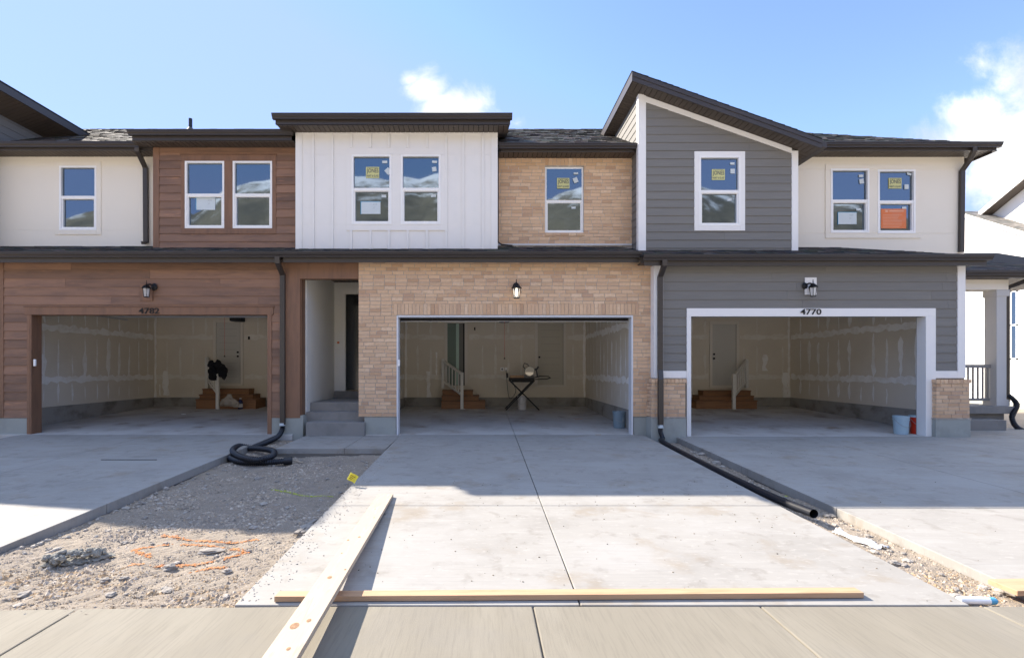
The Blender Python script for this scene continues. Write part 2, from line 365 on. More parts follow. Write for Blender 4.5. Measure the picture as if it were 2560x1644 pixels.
def panel(mb, x0, x1, z0, z1, y0, y1, opens=(), mi=0):
    zz = sorted({z0, z1} | {q for o in opens for q in (o[2], o[3]) if z0 < q < z1})
    for a, b in zip(zz, zz[1:]):
        for (s, e) in cut(x0, x1, opens, a, b): mb.box(s, e, y0, y1, a, b, mi)
def gutter(mb, x0, x1, Y, z, mi=0, th=.2):
    # Y: front-most lip, z: top; K profile then fascia below
    prof = [(Y,z),(Y,z-.022),(Y+.012,z-.03),(Y+.012,z-.05),(Y+.045,z-.085),(Y+.045,z-.105),(Y+.12,z-.105),(Y+.12,z-.004),(Y+.10,z-.004),(Y+.10,z)]
    mb.prism(prof, x0, x1, 'x', mi)
    mb.box(x0+.04, x1-.04, Y+.121, Y+.14, z-th, z-.01, mi)
def soffit_x(mb, x0, x1, y0, y1, z, w=.107):
    mb.box(x0, x1, y0, y1, z+.012, z+.02, 1)
    n = max(1, round((x1-x0)/w)); w = (x1-x0)/n
    for i in range(n): mb.box(x0+i*w+.007, x0+(i+1)*w-.007, y0, y1, z, z+.011, 0)
def shingles(mb, O, U, V, ulen, vlen, clip=None, e=.14, mi=0):
    O, U, V = Vector(O), Vector(U).normalized(), Vector(V).normalized(); Nn = U.cross(V)
    if Nn.z < 0: Nn = -Nn
    v = 0
    while v < vlen:
        u = -R.random()*.3
        v1 = min(v+e+.01, vlen)
        while u < ulen:
            w = R.choice((.12,.17,.22,.3)); a, b = max(u,0), min(u+w, ulen); u += w
            if b-a < .01: continue
            if clip and not (clip((a+b)/2, v+.01) and clip((a+b)/2, v1-.02)): continue
            lift = R.choice((.006,.012,.014)); g = .002
            p = [O+U*(a+g)+V*v, O+U*(b-g)+V*v, O+U*(b-g)+V*v1, O+U*(a+g)+V*v1]
            mb.hexa([p[0]+Nn*.001, p[1]+Nn*.001, p[2]+Nn*.0005, p[3]+Nn*.0005, p[0]+Nn*lift, p[1]+Nn*lift, p[2]+Nn*.003, p[3]+Nn*.003], mi)
        v += e

# ------------------------------------------------------------------ windows
JN = []
def window(parent, px0, px1, py0, py1, Y, rail_t, proud=.02, tilt=(0,0)):
    x0, x1, z0, z1 = PX(px0,Y), PX(px1,Y), PZ(py1,Y), PZ(py0,Y); zr = PZ(rail_t, Y)
    mb = MB(); f = .042; yf = Y-proud
    for a in ((x0,x0+f,z0,z1),(x1-f,x1,z0,z1),(x0+f,x1-f,z1-f,z1),(x0+f,x1-f,z0,z0+f)): mb.box(a[0],a[1],yf,Y+.09,a[2],a[3])
    # meeting rail and lower sash stiles
    mb.box(x0+f, x1-f, yf+.012, Y+.08, zr-.03, zr+.03)
    s = .03
    for a in ((x0+f,x0+f+s,z0+f,zr-.03),(x1-f-s,x1-f,z0+f,zr-.03),(x0+f+s,x1-f-s,z0+f,z0+f+s),(x0+f+s,x1-f-s,zr-.045,zr-.03)): mb.box(a[0],a[1],yf+.022,Y+.075,a[2],a[3])
    w = mb.build('window', M['vinyl'], parent)
    def pane(a, b, c, d, y, tx):
        dy = (d-c)*math.sin(tx); p = MB()
        p.hexa([(a,y,c),(b,y,c),(b,y+.006,c),(a,y+.006,c),(a,y+dy,d),(b,y+dy,d),(b,y+dy+.006,d),(a,y+dy+.006,d)])
        o = p.build('pane', M['pane'], parent); o.parent = w; return o
    pane(x0+f, x1-f, zr+.03, z1-f, Y+.03, tilt[0]); pane(x0+f+s, x1-f-s, z0+f+s, zr-.045, Y+.045, tilt[1])
    b = MB(); b.box(x0+.01, x1-.01, Y+.085, Y+.11, z0+.01, z1-.01)
    bo = b.build('backing', M['black_gap'], parent); bo.parent = w
    return (x0, x1, z0, z1)
def opn(px0, px1, py0, py1, Y): return (PX(px0,Y), PX(px1,Y), PZ(py1,Y), PZ(py0,Y))

# planes
Y_BAY, Y_BRN, Y_BRK, Y_CRL, Y_CRR = .58, .86, 1.08, 1.21, 1.31
Y_LB, Y_LG, Y_LW = 0.0, -.18, .06           # lower brick, lower grey, lower brown
SL = .56
def main_z(Y): return 4.93+CZ+SL*(Y-.70)
YR = 4.80                                    # main ridge

LU = root('townhouse', (-7.3, 5, 0), 'townhouse numbered 4782 with brown wood siding around its open garage', 'townhouse', 'attached townhouses in one row')
MU = root('townhouse', (0, 5, 0), 'middle townhouse of tan brick with a white board and batten bay above', 'townhouse', 'attached townhouses in one row')
RU = root('townhouse', (7.3, 5, 0), 'townhouse numbered 4770 with grey lap siding and a steep single slope roof', 'townhouse', 'attached townhouses in one row')

# ---------- lower left, brown
XL = -16.0
oG = (PX(72,Y_LW), PX(632,Y_LW), -1, PZ(737,Y_LW))
zc_l = CZ+2.19                                # wall top (soffit)
zf_l = PZ(978,Y_LW)
xpier = -3.81
mb = MB(); siding(mb, PX(10,Y_LW), PX(668,Y_LW)-.0, zf_l, zc_l, Y_LW, .182, [(oG[0]-.0,oG[1]+.0,-1,oG[3])], 3.4)
siding(mb, XL, PX(0,Y_LW), zf_l, zc_l, Y_LW, .182, [], 3.4)
mb.build('wood_siding', M['brown'], LU)
mb = MB(); panel(mb, XL, xpier+.02, -.6, zc_l+.1, Y_LW+.012, Y_LW+.22, [oG]); mb.build('wall', M['brown_v'], LU)
mb = MB(); y = Y_LW
mb.box(PX(0,y), PX(10,y), y-.02, y+.011, zf_l, zc_l)
mb.box(PX(668,y), xpier, y-.02, y+.24, zf_l, zc_l)                    # end pier
mb.box(PX(60,y), PX(641,y), y-.026, y+.011, PZ(737,y), PZ(719,y))      # header
mb.box(PX(60,y)-.02, PX(641,y)+.02, y-.04, y+.011, PZ(719,y)+.001, PZ(719,y)+.02)
mb.box(PX(65,y), PX(72,y), y-.024, y+.22, -.02, PZ(737,y)-.001); mb.box(PX(72,y)+.001, PX(72,y)+.03, y-.02, y+.23, -.02, PZ(737,y)-.001)
mb.box(PX(627,y), PX(637,y), y-.024, y+.22, -.02, PZ(737,y)-.001)
mb.box(PX(332,y)-.02, PX(359,y), y-.030, y-.001, PZ(705,y), PZ(665,y))  # lantern block
mb.box(xpier+.001, PX(845,0), .03, .2, PZ(652,0), zc_l)                 # entry beam
mb.build('wood_trim', M['brown_v'], LU, bevel=.003)
mb = MB()
mb.box(XL, PX(65,y)-.002, y-.01, y+.2, -.5, zf_l-.002); mb.build('foundation', M['found'], LU, bevel=.006); mb = MB(); mb.box(PX(637,y)-.09, xpier+.06, y-.012, y+.5, -.5, PZ(972,y)); 
mb.build('foundation', M['found'], LU, bevel=.006)

# ---------- lower middle, brick
y = Y_LB; xb0, xb1 = PX(840,y), PX(1527,y); zb0 = PZ(975,y)
oM = (PX(929,y), PX(1482,y), -1, PZ(739,y))
zs0, zs1 = PZ(737,y), PZ(711,y)
so = (PX(922,y), PX(1496,y), zs0, zs1)
mb = MB(); bricks(mb, xb0, xb1, zb0, zc_l, y, [oM, so, (oM[0],oM[1],-1,zs0)]); soldier(mb, so[0], so[1], zs0, zs1, y)
# header-return left edge
b_low = mb.build('brickwork', M['brick'], MU)
mb = MB(); panel(mb, xb0+.004, xb1-.004, zb0-.003, zc_l+.1, y, y+.19, [(oM[0],oM[1],-1,oM[3])]); mb.build('wall', M['mortar'], MU)
mb = MB()
x0, x1, zt = oM[0], oM[1], oM[3]
mb.box(x0, x0+.035, y-.02, y+.19, -.01, zt); mb.box(x1-.035, x1, y-.02, y+.19, -.01, zt); mb.box(x0+.036, x1-.036, y-.02, y+.19, zt-.03, zt)
mb.build('garage_trim', M['alu'], MU, bevel=.003)
mb = MB(); mb.box(PX(853,y), x0-.015, y+.012, y+.2, -.5, zb0-.004); mb.build('foundation', M['found'], MU, bevel=.006); mb = MB(); mb.box(x1+.02, xb1-.002, y+.012, y+.2, -.5, zb0-.006); mb.build('foundation', M['found'], MU, bevel=.006)

# ---------- lower right, grey
y = Y_LG; zdr = -.05
oR = (PX(1617,y), PX(2165,y), -1, PZ(741,y)); zc_r = PZ(621,y); zsb = PZ(868,y)
xg0, xg1 = PX(1536,y), PX(2258,y)
mb = MB(); siding(mb, xg0+.14, PX(2240,y), zsb, zc_r, y, .182, [(PX(1607,y),PX(2188,y),-1,PZ(722,y))], 3.6)
mb.build('lap_siding', M['grey'], RU)
mb = MB(); panel(mb, xg0, xg1-.005, -.4, zc_r+.1, y+.012, y+.2, [(oR[0]-.004, oR[1]+.004, -1, oR[3]+.004)]); mb.box(xg0, xg0+.15, y+.2, y+.5, -.4, zc_r)
mb.box(xg1-.10, xg1-.01, y+.2, 1.4, -.4, zc_r+.1); mb.build('wall', M['grey'], RU)
mb = MB()
mb.box(xg0-.05, xg0+.14, y-.03, y+.18, PZ(885,y), zc_r)                      # left corner board
mb.box(PX(2240,y), xg1, y-.03, y+.2, PZ(885,y), zc_r)
mb.box(PX(1607,y), PX(2188,y), y-.035, y+.011, oR[3], PZ(722,y))
mb.box(PX(1607,y), oR[0], y-.035, y+.19, PZ(1023,y), oR[3]-.001)
mb.box(oR[1], PX(2188,y), y-.035, y+.19, PZ(1023,y), oR[3]-.001)
mb.box(xg0+.141, PX(1607,y)-.001, y-.028, y+.011, PZ(885,y), zsb-.001); mb.box(PX(2188,y)+.001, PX(2240,y)-.001, y-.028, y+.011, PZ(885,y), zsb-.001)
mb.build('white_trim', M['trim'], RU, bevel=.003)
yp = y-.12
for (a, b, t, mid_, bot) in ((1524,1607,887,978,1036),(2190,2272,888,981,1027)):
    piers = MB(); pm = MB(); pf = MB(); xa, xb = PX(a,yp), PX(b,yp); za, zm = PZ(t,yp), PZ(mid_,yp)
    bricks(piers, xa+.02, xb-.02, zm+.02, za-.085, yp)
    bricks(piers, yp+.0, y+.0 if a > 2000 else .0, zm+.02, za-.085, xa+.02, axis='y', sx=1, dep=.03)
    n = 9; w = (xb-xa)/n
    for i in range(n): piers.box(xa+i*w+.004, xa+(i+1)*w-.004, yp-.03, y+.02, za-.078, za)
    pm.box(xa+.024, xb-.024, yp, y+.01, zm, za-.01)
    pm.box(xa-.005, xb+.005, yp-.022, y+.005, zm-.0, zm+.018)
    pf.box(xa+.005, xb-.003, yp-.012, y+.19, -.5, zm-.002)
    piers.build('brick_pier', M['brick'], RU); pm.build('pier_mortar', M['mortar'], RU); pf.build('foundation', M['found'], RU, bevel=.006)

# ---------- upper walls
zt_ = 3.4
def casing(mb, w, t, dep, y):
    x0, x1, z0, z1 = w
    for a in ((x0-t,x0,z0-t,z1+t),(x1,x1+t,z0-t,z1+t),(x0,x1,z1,z1+t),(x0,x1,z0-t,z0)): mb.box(a[0]+.0005,a[1]-.0005,y-dep,y+.011,a[2]+.0005,a[3]-.0005)
# cream left
y = Y_CRL; xr_ = PX(360,y)
wins = [(140,227,389,539,462)]
ops = [opn(a,b,c,d,y) for a,b,c,d,_ in wins]
mb = MB(); panel(mb, XL, xr_+.3, zt_, main_z(y-.35)-.10, y, y+.2, ops); 
x0,x1,z0,z1 = ops[0]; casing(mb, ops[0], .105, .018, y); mb.build('stucco_wall', M['cream'], LU, bevel=.004)
for a,b,c,d,e in wins: window(LU, a,b,c,d,y,e, tilt=(0,0))
# brown upper
y = Y_BRN; xa, xb = PX(360,y), PX(693,y)
w1, w2 = (434,526,378,535,457), (546,638,378,535,457)
ops = [opn(*w[:4],y) for w in (w1,w2)]; big = opn(425,647,363,548,y)
ztop = 5.17+CZ-.16
mb = MB(); siding(mb, xa+.13, xb, zt_+.28, ztop-.0, y, .182, [big], 9)
mb.build('wood_siding', M['brown'], LU)
mb = MB(); panel(mb, xa, xb, zt_, ztop+.05, y+.012, y+.2, ops); panel(mb, big[0], big[1], big[2], big[3], y-.02, y+.011, ops)
mb.box(big[0]-.02, big[1]+.02, y-.035, y+.011, big[3]+.001, big[3]+.02)
mb.box(xa-.005, xa+.13, y-.02, y+.011, zt_, ztop+.04); mb.box(xa, xa+.1, y+.2, 2.2, zt_, ztop+.05)
mb.build('wood_trim', M['brown_v'], LU, bevel=.003)
for w, t in ((w1,(.055,-.02)),(w2,(.0,-.03))): window(LU, *w[:4], y, w[4], proud=.022)
# white bay
y = Y_BAY; xa, xb = PX(693,y), PX(1165,y)
w1, w2 = (824,917,363,526,444), (939,1032,363,526,444)
ops = [opn(*w[:4],y) for w in (w1,w2)]; big = opn(812,1043,347,540,y); ztop = PZ(300,y)
mb = MB(); panel(mb, xa, xb, zt_, ztop+.3, y, y+.15, ops); panel(mb, big[0], big[1], big[2], big[3], y-.022, y-.0005, ops)
mb.box(xa, xa+.12, y+.15, 3.2, zt_, ztop+.3); mb.box(xb-.12, xb, y+.15, 3.2, zt_, ztop+.3)
mb.box(xa-.004, xa+.14, y-.02, y-.0005, zt_, ztop-.001); mb.box(xb-.14, xb+.004, y-.02, y-.0005, zt_, ztop-.001); mb.box(xa+.141, xb-.141, y-.02, y-.0005, PZ(314,y), ztop-.001)
for px in (734,779,823,868,911,955,1000,1045,1085,1131,1147):
    X = PX(px, y)
    if px in (1147,): continue
    segs = [(zt_, PZ(314,y)-.001)] if (X < big[0]-.01 or X > big[1]+.01) else [(zt_, big[2]-.001),(big[3]+.001, PZ(314,y)-.001)]
    for s, e in segs: mb.box(X-.024, X+.024, y-.03, y-.0005, s, e)
for a in ops: mb.box(a[0]-.03, a[1]+.03, y-.034, y-.0225, a[3]+.001, a[3]+.02)
mb.build('board_and_batten', M['white'], MU, bevel=.003)
for w, t in ((w1,(.004,-.01)),(w2,(.0,-.012))): window(MU, *w[:4], y, w[4], proud=.03)
# upper brick
y = Y_BRK; xa, xb = PX(1160,y), PX(1492,y)
w1 = (1276,1367,390,545,470); op = opn(*w1[:4],y); zt2 = PZ(366,y)+.02; zb2 = PZ(571,y)
sv, sl_ = opn(1276,1368,367,388,y), opn(1276,1368,546,553,y)
mb = MB(); bricks(mb, xa, xb, zb2, zt2, y, [op,sv,sl_,(op[0],op[1],op[3],sv[2])]); soldier(mb, sv[0], sv[1], sv[2], sv[3]+.02, y, w=.09); soldier(mb, sl_[0], sl_[1], sl_[2], sl_[3], y, w=.2, proud=.02)
mb.build('brickwork', M['brick'], MU)
mb = MB(); panel(mb, xa, xb, zt_, zt2+.2, y, y+.2, [op]); mb.build('wall', M['mortar'], MU)
mb = MB(); mb.box(xa, xb, y-.03, y-.0015, zb2-.035, zb2-.005); mb.build('brick_ledge', M['alu'], MU)
window(MU, *w1[:4], y, w1[4], proud=-.03, tilt=(0,0))
# grey bay: single slope
y = Y_BAY; xa, xb = PX(1496,y), PX(1868,y)
RK = .356
dR = .23                                     # rake front edge Y (world)
XPK = 3.18; ZPK = PZ(167, dR); XLO = PX(1925, dR)
def rk(X): return ZPK-RK*(X-XPK)             # top of the shed roof
TH = .20
w1 = (1640-11,1742-9,354+9,547-9,449); w1 = (1637,1732,373-3,527+2,450)
w1 = (1636,1733,366,530,449); op = opn(*w1[:4],y)
def under(X): return rk(X)-TH-.005
zr_top = under(xa)
mb = MB()
siding(mb, xa+.15, xb-.1, 3.3, under(xa+.15)-.1, y, .178, [op], 6, right=lambda z: XPK+(ZPK-TH-.13-z)/RK)
mb.build('lap_siding', M['grey'], RU)
mb = MB()
poly = [(xa,3.3),(xb,3.3),(xb,under(xb)),(xa,under(xa))]
# wall with window hole: left, right, below, above pieces
def ywall(mb, x0, x1, z0, ztf, y0, y1): mb.prism([(x0,z0),(x1,z0),(x1,ztf(x1)),(x0,ztf(x0))], y0, y1, 'y')
ywall(mb, xa+.004, op[0], 3.3, under, y+.011, y+.15); ywall(mb, op[1], xb-.004, 3.3, under, y+.011, y+.15)
ywall(mb, op[0]+.0002, op[1]-.0002, op[3], under, y+.011, y+.15); mb.box(op[0]+.0002, op[1]-.0002, y+.011, y+.15, 3.3, op[2])
mb.prism([(y+.15,3.3),(4.5,3.3),(4.5,under(xb)),(y+.15,under(xb))], xb-.12, xb-.003, 'x')
mb.build('wall', M['grey'], RU)
# left side wall with its own laps
mb = MB(); z = 3.3
while z < under(xa)-.01:
    t = min(z+.178, under(xa)); mb.hexa([(xa-.014,y+.12,z),(xa+.1,y+.12,z),(xa+.1,4.2,z),(xa-.014,4.2,z),(xa-.001,y+.12,t),(xa+.1,y+.12,t),(xa+.1,4.2,t),(xa-.001,4.2,t)]); z = t
mb.build('side_siding', M['grey'], RU)
mb = MB(); tw = .17
mb.box(xa-.018, xa+.15, y-.022, y+.12, 3.3, under(xa)-.01); mb.box(xb-.14, xb+.0, y-.022, y+.1, 3.3, under(xb)-.01)
mb.prism([(xa+.15,under(xa+.15)-.13),(xb-.14,under(xb-.14)-.11),(xb-.14,under(xb-.14)-.002),(xa+.15,under(xa+.15)-.002)], y-.02, y+.0105, 'y')
a = op; t = .10
for q in ((a[0]-t,a[0],a[2]-t,a[3]+t),(a[1],a[1]+t,a[2]-t,a[3]+t),(a[0],a[1],a[3],a[3]+t),(a[0],a[1],a[2]-t,a[2])): mb.box(q[0]+.0005,q[1]-.0005,y-.025,y+.0105,q[2]+.0005,q[3]-.0005)
mb.build('white_trim', M['trim'], RU, bevel=.003)
window(RU, *w1[:4], y, w1[4], proud=.028, tilt=(0,0))
# cream right
y = Y_CRR; xa, xb2 = PX(1872,y)-.5, PX(2258,y)
w1, w2 = (1944,2034,396,546,471), (2054,2142,398,547,473)
ops = [opn(*w[:4],y) for w in (w1,w2)]; big = opn(1932,2155,386,558,y)
mb = MB(); panel(mb, xa, xb2, 3.3, main_z(.96)-.145, y, y+.2, ops); panel(mb, *[big[i] for i in (0,1,2,3)], y-.02, y-.0005, ops)
mb.box(xb2-.2, xb2, y+.2, 11, -.3, main_z(.96)-.19)
mb.build('stucco_wall', M['cream'], RU, bevel=.004)
for w, t in ((w1,(-.03,-.03)),(w2,(-.04,-.0))): window(RU, *w[:4], y, w[4], proud=.028)

# ---------- roofs
def rslab(mb, pts, th, mi=0):      # polygon of 3D points, thickened downward
    n = len(pts); mb.add([*pts]+[(p[0],p[1],p[2]-th) for p in pts], [tuple(range(n)), tuple(range(2*n-1,n-1,-1))]+[(i,i+n,(i+1)%n+n,(i+1)%n) for i in range(n)], mi)
# pent roof left+middle
YP0, ZP0, PS = -.36, CZ+2.333, .325
gx1 = PX(1505,YP0)
for (U_, a, b) in ((LU, XL, -4.1), (MU, -4.1, gx1)):
    mb = MB(); rslab(mb, [(a,YP0+.03,ZP0-.03),(b,YP0+.03,ZP0-.03),(b,1.5,ZP0-.03+PS*(1.47-YP0)),(a,1.5,ZP0-.03+PS*(1.47-YP0))], .02, 1)
    shingles(mb, (a,YP0+.05,ZP0-.022), (1,0,0), (0,1,PS), b-a, 2.0); mb.build('pent_roof', [M['shingle'],M['felt']], U_)
    g = MB(); gutter(g, a, b-.001 if U_ is LU else b, YP0, ZP0); g.build('gutter', M['bronze'], U_)
    s_ = MB(); soffit_x(s_, a, b, YP0+.141, (Y_LW if U_ is LU else 0)+.05, zc_l-.0-.012+.012); s_.build('soffit', [M['soffit'],M['black_gap']], U_)
# pent roof right with hip end
Y1, Z1 = -.54, CZ+2.233; ga, gb = PX(1508,Y1), PX(2330,Y1)
mb = MB(); hz = Z1-.03; k = 1.9
rslab(mb, [(ga,Y1+.03,hz),(gb,Y1+.03,hz),(gb-k,Y1+.03+k,hz+.33*k),(ga,Y1+.03+k,hz+.33*k)], .02, 1)
rslab(mb, [(gb,Y1+.03,hz),(gb,1.36,hz),(gb-k,1.36,hz+.33*k)], .02, 1)
shingles(mb, (ga,Y1+.05,hz+.008), (1,0,0), (0,1,.33), gb-ga, 2.0, clip=lambda u, v: u < gb-ga-v*.93)
mb.build('pent_roof', [M['shingle'],M['felt']], RU)
mb = MB(); gutter(mb, ga, gb, Y1, Z1); 
mb.build('gutter', M['bronze'], RU)
mb = MB(); soffit_x(mb, ga, gb-.12, Y1+.141, Y_LG+.05, zc_r); soffit_x(mb, xg1, gb-.12, Y_LG+.05, 1.3, zc_r); mb.build('soffit', [M['soffit'],M['black_gap']], RU)
mb = MB(); mb.box(gb-.12, gb-.10, Y1+.14, 1.3, zc_r-.01, Z1-.04); mb.build('fascia', M['bronze'], RU)
# main roof planes
def main_roof(U_, a, b, ye, cliph=None, hip=False):
    mb = MB(); z0 = main_z(ye)
    if hip:
        rslab(mb, [(a,ye,z0),(b,ye,z0),(b-(YR-ye),YR,main_z(YR)),(a,YR,main_z(YR))], .02, 1)
        rslab(mb, [(b,ye,z0),(b,11.5,z0),(b-(YR-ye),7.0,main_z(YR)),(b-(YR-ye),YR,main_z(YR))], .02, 1)
        rslab(mb, [(a,YR,main_z(YR)),(b-(YR-ye),YR,main_z(YR)),(b-(YR-ye),7,main_z(YR)),(b,11.5,z0),(a,11.5,z0-.0)], .02, 1)
    else:
        rslab(mb, [(a,ye,z0),(b,ye,z0),(b,YR,main_z(YR)),(a,YR,main_z(YR))], .02, 1)
        rslab(mb, [(a,YR,main_z(YR)),(b,YR,main_z(YR)),(b,11.5,main_z(YR)-.4*6.7),(a,11.5,main_z(YR)-.4*6.7)], .02, 1)
    vl = (YR-ye)*math.sqrt(1+SL*SL)
    shingles(mb, (a,ye+.01,z0+.008), (1,0,0), (0,1,SL), b-a, vl, clip=(lambda u, v: u < (b-a)-v/math.sqrt(1+SL*SL)) if hip else None)
    mb.build('main_roof', [M['shingle'],M['felt']], U_)
main_roof(LU, XL, -4.1, .86)
main_roof(MU, -4.1, 3.45, .73)
main_roof(RU, 3.45, 11.72, .96, hip=True)
# eaves of the recessed walls
def eave(U_, a, b, yw, z, ov=.35, w=.107):
    g = MB(); gutter(g, a, b, yw-ov-.12+.0, z, th=.155); g.build('gutter', M['bronze'], U_)
    s_ = MB(); soffit_x(s_, a, b, yw-ov+.02, yw+.05, z-.155, w); s_.build('soffit', [M['soffit'],M['black_gap']], U_)
eave(LU, XL, PX(357,.8), Y_CRL, main_z(.86)+.02)
eave(MU, PX(1169,.7), PX(1490,.7), Y_BRK, main_z(.73)+.0)
eave(RU, PX(1868,.9), 11.72, Y_CRR, main_z(.96)+.0)
mb = MB(); mb.box(11.60, 11.62, 1.0, 11, main_z(.96)-.2, main_z(.96)-.01); soffit_x(mb, 11.28, 11.6, 1.3, 11, main_z(.96)-.2) if False else None
mb.build('fascia', M['bronze'], RU)
# low slope roofs over brown wall and white bay
def lowroof(U_, a, b, ye, zrel, yb, sl, ovl=0, wa=None, wb=None, yw=None):
    z0 = CZ+zrel; mb = MB(); z1 = z0+sl*(yb-ye)
    rslab(mb, [(a,ye+.02,z0),(b,ye+.02,z0),(b,yb,z1),(a,yb,z1)], .02, 1)
    shingles(mb, (a,ye+.04,z0+.006), (1,0,0), (0,1,sl), b-a, (yb-ye)*math.sqrt(1+sl*sl)); mb.build('bay_roof', [M['shingle'],M['felt']], U_)
    g = MB(); gutter(g, a, b, ye, z0+.01, th=.19)
    for xx in ((a+.05) if ovl else None, (b-.07) if ovl else None):
        if xx is None: continue
        g.prism([(ye+.14,z0-.19),(yb,z1-.19),(yb,z1-.02),(ye+.14,z0-.02)], xx, xx+.02, 'x')
    g.build('gutter', M['bronze'], U_)
    s_ = MB(); soffit_x(s_, a+(.07 if ovl else 0), b-(.07 if ovl else 0), ye+.141, yw+.01, z0-.2)
    if ovl:
        for (p, q) in ((a+.07, wa), (wb, b-.07)):
            s_.hexa([(p,yw+.01,z0-.19),(q,yw+.01,z0-.19),(q,yb,z1-.19),(p,yb,z1-.19),(p,yw+.01,z0-.17),(q,yw+.01,z0-.17),(q,yb,z1-.17),(p,yb,z1-.17)])
    s_.build('soffit', [M['soffit'],M['black_gap']], U_)
lowroof(LU, PX(296,.40), -4.13, .40, (HY-303)*(D0+.40)/F, 3.6, .45, yw=Y_BRN)
lowroof(MU, PX(635,.11), PX(1200,.11), .11, (HY-265)*(D0+.11)/F, 3.1, .30, ovl=1, wa=PX(693,Y_BAY), wb=PX(1165,Y_BAY), yw=Y_BAY)
# single-slope shed roofs (right one, and the mirrored one of the house beyond the left edge)
def shed(U_, sgn, XP, XW, y0, y1, names=True):
    # sgn=+1 slopes down to +X
    Lx = XLO-XPK
    def P(u, Y, dz): return (XP+sgn*u, Y, ZPK-RK*u+dz)
    mb = MB(); pts = [P(0,y0,0),P(Lx,y0,0),P(Lx,y1,0),P(0,y1,0)]
    mb.add([*pts, *[(p[0],p[1],p[2]-.03) for p in pts]], [(0,1,2,3),(7,6,5,4),(0,4,5,1),(1,5,6,2),(2,6,7,3),(3,7,4,0)], 1)
    shingles(mb, P(Lx,y0-.01,.004), (0,1,0), (-sgn,0,RK), y1-y0, Lx*math.sqrt(1+RK*RK)+.01); mb.build('shed_roof', [M['shingle'],M['felt']], U_)
    f = MB()
    def q(u0,u1,ya,yb,d0,d1):
        f.hexa([P(u0,ya,d0),P(u1,ya,d0),P(u1,yb,d0),P(u0,yb,d0),P(u0,ya,d1),P(u1,ya,d1),P(u1,yb,d1),P(u0,yb,d1)])
    q(.0,Lx,y0,y0+.02,-TH,-.031); q(.0,Lx,y0-.012,y0+.0,-.10,-.02); q(0,.02,y0+.0201,y1,-TH,-.031); q(Lx-.02,Lx,y0+.0201,y1,-TH,-.031)
    q(Lx,Lx+.12,y0+.02,y1,-.14,-.03)
    f.build('fascia', M['bronze'], U_)
    s_ = MB(); n = round((Lx-.04)/.107); w = (Lx-.04)/n
    def q2(u0,u1,ya,yb,d0,d1,mi):
        s_.hexa([P(u0,ya,d0),P(u1,ya,d0),P(u1,yb,d0),P(u0,yb,d0),P(u0,ya,d1),P(u1,ya,d1),P(u1,yb,d1),P(u0,yb,d1)], mi)
    q2(.021,Lx-.021,y0+.021,y1,-TH+.02,-TH+.03,1)
    for i in range(n): q2(.02+i*w+.006,.02+(i+1)*w-.006,y0+.021,Y_BAY,-TH,-TH+.012,0)
    m_ = round((y1-Y_BAY)/.107)
    for i in range(m_):
        ya = Y_BAY+i*.107; q2(.021,XW,ya+.006,ya+.101,-TH,-TH+.012,0)
        q2(Lx-.30,Lx-.021,ya+.006,ya+.101,-TH,-TH+.012,0)
    s_.build('soffit', [M['soffit'],M['black_gap']], U_)
shed(RU, 1, XPK, PX(1496,Y_BAY)-XPK, dR, 4.4)
NB = root('townhouse', (-14, 5, 0), 'grey sided townhouse cut off at the left edge, only its roof peak showing', 'townhouse', 'attached townhouses in one row')
shed(NB, -1, -10.60, .62, dR, 4.4)
mb = MB(); z = 3.3; xw = -11.22; zt3 = ZPK-RK*.62-TH
while z < zt3-.01:
    t = min(z+.178, zt3); mb.hexa([(xw-.1,y_,zz) if a_ else (xw+o_,y_,zz) for (a_,y_,zz,o_) in ((1,.58,z,0),(0,.58,z,.014),(0,4.3,z,.014),(1,4.3,z,0),(1,.58,t,0),(0,.58,t,.001),(0,4.3,t,.001),(1,4.3,t,0))]); z = t
mb.prism([(xw-.1,3.3),(xw-.1,zt3),(xw-3.6,zt3-RK*3.5),(xw-3.6,3.3)], .58, .75, 'y'); mb.build('lap_siding', M['grey'], NB)

# rear bulk so the row is solid
for U_, a, b in ((LU,XL,-4.12),(MU,-4.08,3.4),(RU,3.45,11.0)):
    mb = MB(); mb.box(a, b, 10.8, 11.0, 0, 5.4); mb.box(a, b, 1.5, 10.8, 3.62, 3.67); mb.build('rear_wall', M['cream'], U_)

# vent pipe on the left roof
px = PX(446, 4.2); mb = MB(); zz = main_z(4.2)
mb.tube([(px,4.2,zz-.1),(px,4.2,zz+.36)], .05, 12); mb.lathe([(.13,.02),(.09,.07),(.055,.12)], (px,4.2,zz-.02), 12); mb.build('vent_pipe', M['blk'], LU, smooth=False)

# ---------- downspouts
def downspout(U_, pts, w=.05, h=.035, straps=()):
    mb = MB(); mb.tube(pts, 1, square=(w, h)); 
    return mb.build('downspout', M['bronze'], U_, bevel=.006)
y = Y_LW-.05
downspout(LU, [(PX(650,YP0+.06),YP0+.06,ZP0-.1),(PX(650,YP0+.06),YP0+.06,ZP0-.21),(PX(662,y),y,ZP0-.42),(PX(662,y),y,PZ(994,y))])
y = Y_CRL-.05
downspout(LU, [(PX(322,.8),.80,main_z(.86)-.1),(PX(322,.8),.80,main_z(.86)-.17),(PX(341,y),y,main_z(.86)-.42),(PX(342,y),y,PZ(567,y)),(PX(342,y),y-.1,PZ(569,y)-.02)])
yg = Y_LG-.08; yq = yp-.07
downspout(RU, [(PX(1556,Y1+.06),Y1+.06,Z1-.1),(PX(1556,Y1+.06),Y1+.06,Z1-.2),(PX(1546,yg),yg,Z1-.4),(PX(1546,yg),yg,PZ(866,yg)),(PX(1547,yq),yq,PZ(888,yq)),(PX(1547,yq),yq,PZ(998,yq))])
y = Y_CRR-.05
